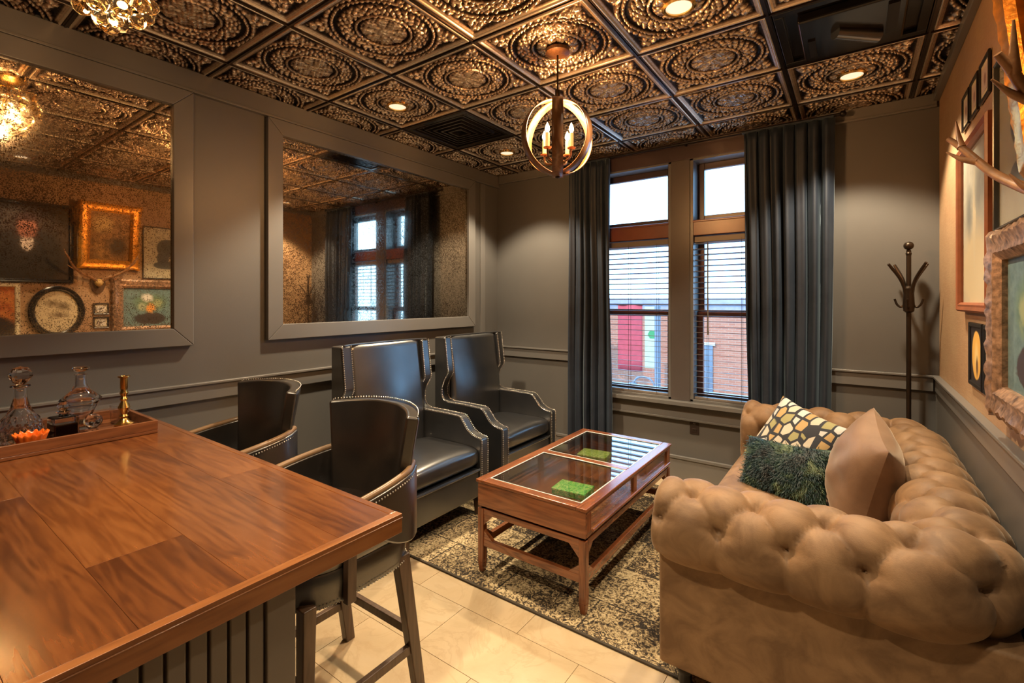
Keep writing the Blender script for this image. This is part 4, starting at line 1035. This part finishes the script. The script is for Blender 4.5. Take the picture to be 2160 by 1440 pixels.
picture('tall_picture', 'tall red brown framed painting of a pale tree on grey', 2.46, 3.10, 1.405, 2.16, .042, .03, m_brownf,
        paint('tree_paint', (.34, .33, .28), (.46, .45, .38), [(.5, .2, .7, .32, (.62, .52, .34), .4), (.45, .5, .06, .34, (.62, .54, .38), .5), (.62, .7, .2, .16, (.22, .22, .20), .7), (.25, .6, .14, .2, (.20, .21, .20), .7)], 7, .08))
picture('oval_miniature', 'small black frame with a glowing gold oval portrait', 2.66, 2.93, 1.085, 1.36, .02, .010, m_blackf,
        paint('gold_oval_paint', (.02, .015, .014), (.03, .022, .02), [(.5, .5, .40, .44, (.80, .46, .10), .06), (.5, .45, .2, .3, (.85, .62, .25), .5), (.55, .3, .12, .2, (.16, .08, .03), .5)], 5, .02))
picture('small_portrait', 'small black frame with a white print beside the gold oval', 2.375, 2.635, 1.085, 1.36, .022, .010, m_blackf,
        paint('white_print', (.66, .64, .60), (.74, .72, .68), [(.5, .4, .08, .2, (.3, .2, .16), .6)], 7, .06))

# deer antler mount
am = thing('antler_mount', 'mounted deer antlers reaching out from the picture wall', 'antlers', (XR-.012, 1.52, 1.62))
m_antler = mat('brown_antler', (.34, .17, .075), .45, var=.35, vscale=25, bump=.3, bscale=40)
MB().prism([(-.055, .07), (.055, .07), (.065, 0), (.04, -.07), (0, -.10), (-.04, -.07), (-.065, 0)], lambda p, q, d: (d, p, q), -.006, .012).build('plaque', m_leg, am, bevel=.003)
b = MB(); b.ball((-.035, 0, .02), .038, 14, 10, 1.1); b.v = [(x, y*(1-.3*max(0, -(z-.02)/.04)), z) for x, y, z in b.v]; b.build('skull_cap', mat('gold_bone', (.62, .40, .14), .4), am)
for s in (-1, 1):
    beam = catmull([(-.04, s*.02, .04), (-.06, s*.07, .075), (-.085, s*.15, .115), (-.125, s*.215, .17), (-.175, s*.265, .255), (-.20, s*.285, .29)], 7)
    b = MB(); b.tube(beam, [.017-.0105*i/(len(beam)-1) for i in range(len(beam))], 10)
    def tine(i, q, L): 
        p = beam[i]; b.tube(catmull([p, p+Vector(q)*L*.5+Vector((0, 0, .006)), p+Vector(q)*L+Vector((0, 0, .025))], 5), [.011-.009*k/10 for k in range(11)], 8)
    tine(10, (-.6, s*.1, .35), .07); tine(18, (-.25, s*.9, .25), .085); tine(24, (-.65, s*.35, .2), .09); tine(28, (-.1, s*.5, .85), .07)
    b.build('antler', m_antler, am, ang=60)

# ================================================================== OUTSIDE THE WINDOW
slab_g = thing('street', 'pale street surface outside the windows', 'street', (0, 14, -3.3)); slab_g['kind'] = 'structure'
MB().box((-45, -9.5, -.1), (45, 40, 0)).build('paving', mat('pale_asphalt', (.28, .25, .24), .9), slab_g)
bl = thing('brick_building', 'sunlit brick building across the street', 'building', (-9, 17.5, -3.3))
MB().box((-16, 0, 0), (18, 6, 4.35)).build('wall', m_brick, bl)
MB().box((-16.1, -.12, 4.35), (18.1, 6, 4.62)).box((-16.2, -.22, 4.62), (18.2, 6, 4.85)).build('cornice', mat('lilac_grey_stone', (.26, .22, .26), .7), bl, bevel=.03)
for k in range(7):
    x = -12.5+k*4.2; wn = MB().box((x-.7, -.05, 1.0), (x+.7, .03, 3.2)).build('shop_window', mat('dark_shop_glass', (.12, .13, .16), .15), bl)
    MB().box((x-.78, -.09, .92), (x+.78, -.04, 1.0)).box((x-.78, -.09, 3.2), (x+.78, -.04, 3.3)).box((x-.03, -.08, 1.0), (x+.03, -.045, 3.2)).build('window_frame', m_white, wn)
bn = thing('red_banner', 'hanging red banner on the building, seen through the left blind', 'banner', (-6.1, 15.2, .2))
b = MB(); b.grid(lambda u, v: (-.42+.84*u, .03*math.sin(8*u), -1.1+2.2*v), 12, 6); b.build('cloth', mat('red_cloth', (.36, .035, .04), .8), bn, solid=.01)
MB().tube([(-.46, 0, 1.12), (.46, 0, 1.12)], .025, 8).build('banner_bar', m_black, bn)
sg = thing('cream_sign', 'cream hanging sign with a green mark next to the red banner', 'sign', (-5.35, 15.25, .25))
MB().box((-.25, -.03, -1.0), (.25, .03, 1.0)).build('board', mat('cream_board', (.34, .32, .20), .7), sg, bevel=.01)
MB().lathe([(.001, 0), (.14, .0), (.14, .02), (.001, .02)], 6, (0, 0, 0)).build('mark', mat('green_paint', (.03, .16, .04), .6), sg).rotation_euler = (PI/2, 0, 0)
sg.children[-1].location = (0, -.032, .1)
pl = thing('street_lamp', 'grey street lamp post outside the left window', 'street lamp', (-4.62, 13.6, -3.3))
m_post = mat('grey_post', (.12, .12, .14), .5)
MB().tube([(0, 0, 0), (0, 0, 4.6)], .085, 12).build('post', m_post, pl)
MB().tube(catmull([(0, 0, 2.1), (-.2, 0, 2.45), (-.55, 0, 2.5), (-.75, 0, 2.3)], 6), .03, 8).build('lamp_arm', m_post, pl)
MB().lathe([(.02, .12), (.10, .10), (.24, -.10), (.22, -.12), (.001, -.06)], 18, (-.75, 0, 2.22)).build('lamp_head', mat('dark_lamp_shade', (.10, .10, .11), .4), pl)
car = thing('parked_van', 'pale blue parked van below the right window', 'van', (-3.2, 12.6, -3.3))
MB().prism([(-2.0, .35), (2.0, .35), (2.0, 1.1), (1.5, 1.25), (1.0, 1.95), (-1.8, 2.0), (-2.0, 1.2)], lambda p, q, d: (p, d, q), -.85, .85).build('body', mat('pale_blue_paint', (.22, .30, .42), .25), car, bevel=.08)
for x in (-1.25, 1.25):
    for s in (-1, 1):
        w_ = MB().lathe([(.001, -.1), (.30, -.1), (.33, -.06), (.33, .06), (.30, .1), (.001, .1)], 20).build('wheel', m_black, car); w_.rotation_euler = (PI/2, 0, 0); w_.location = (x, s*.8, .33)
tre = thing('street_tree', 'green leafy tree beyond the left window', 'tree', (-8.6, 14.6, -3.3))
MB().tube([(0, 0, 0), (.1, 0, 2.2), (0, .1, 4.2)], [.14, .1, .05], 8).build('trunk', mat('bark', (.12, .08, .05), .9), tre)
b = MB(); rnd = np.random.RandomState(9)
for k in range(900):
    d = Vector(rnd.randn(3)).normalized()*(.5+.6*rnd.rand()); p = Vector((0, 0, 4.5))+Vector((d.x*1.1, d.y*1.1, d.z*1.0)); a = Vector(rnd.randn(3)).normalized()*.12; c = a.orthogonal().normalized()*.07
    b.add([p-a, p+c, p+a, p-c], [(0, 1, 2, 3)])
lf = b.build('foliage', mat('leaf_green', (.08, .15, .03), .7, var=.4), tre, smooth=False); lf['kind'] = 'stuff'
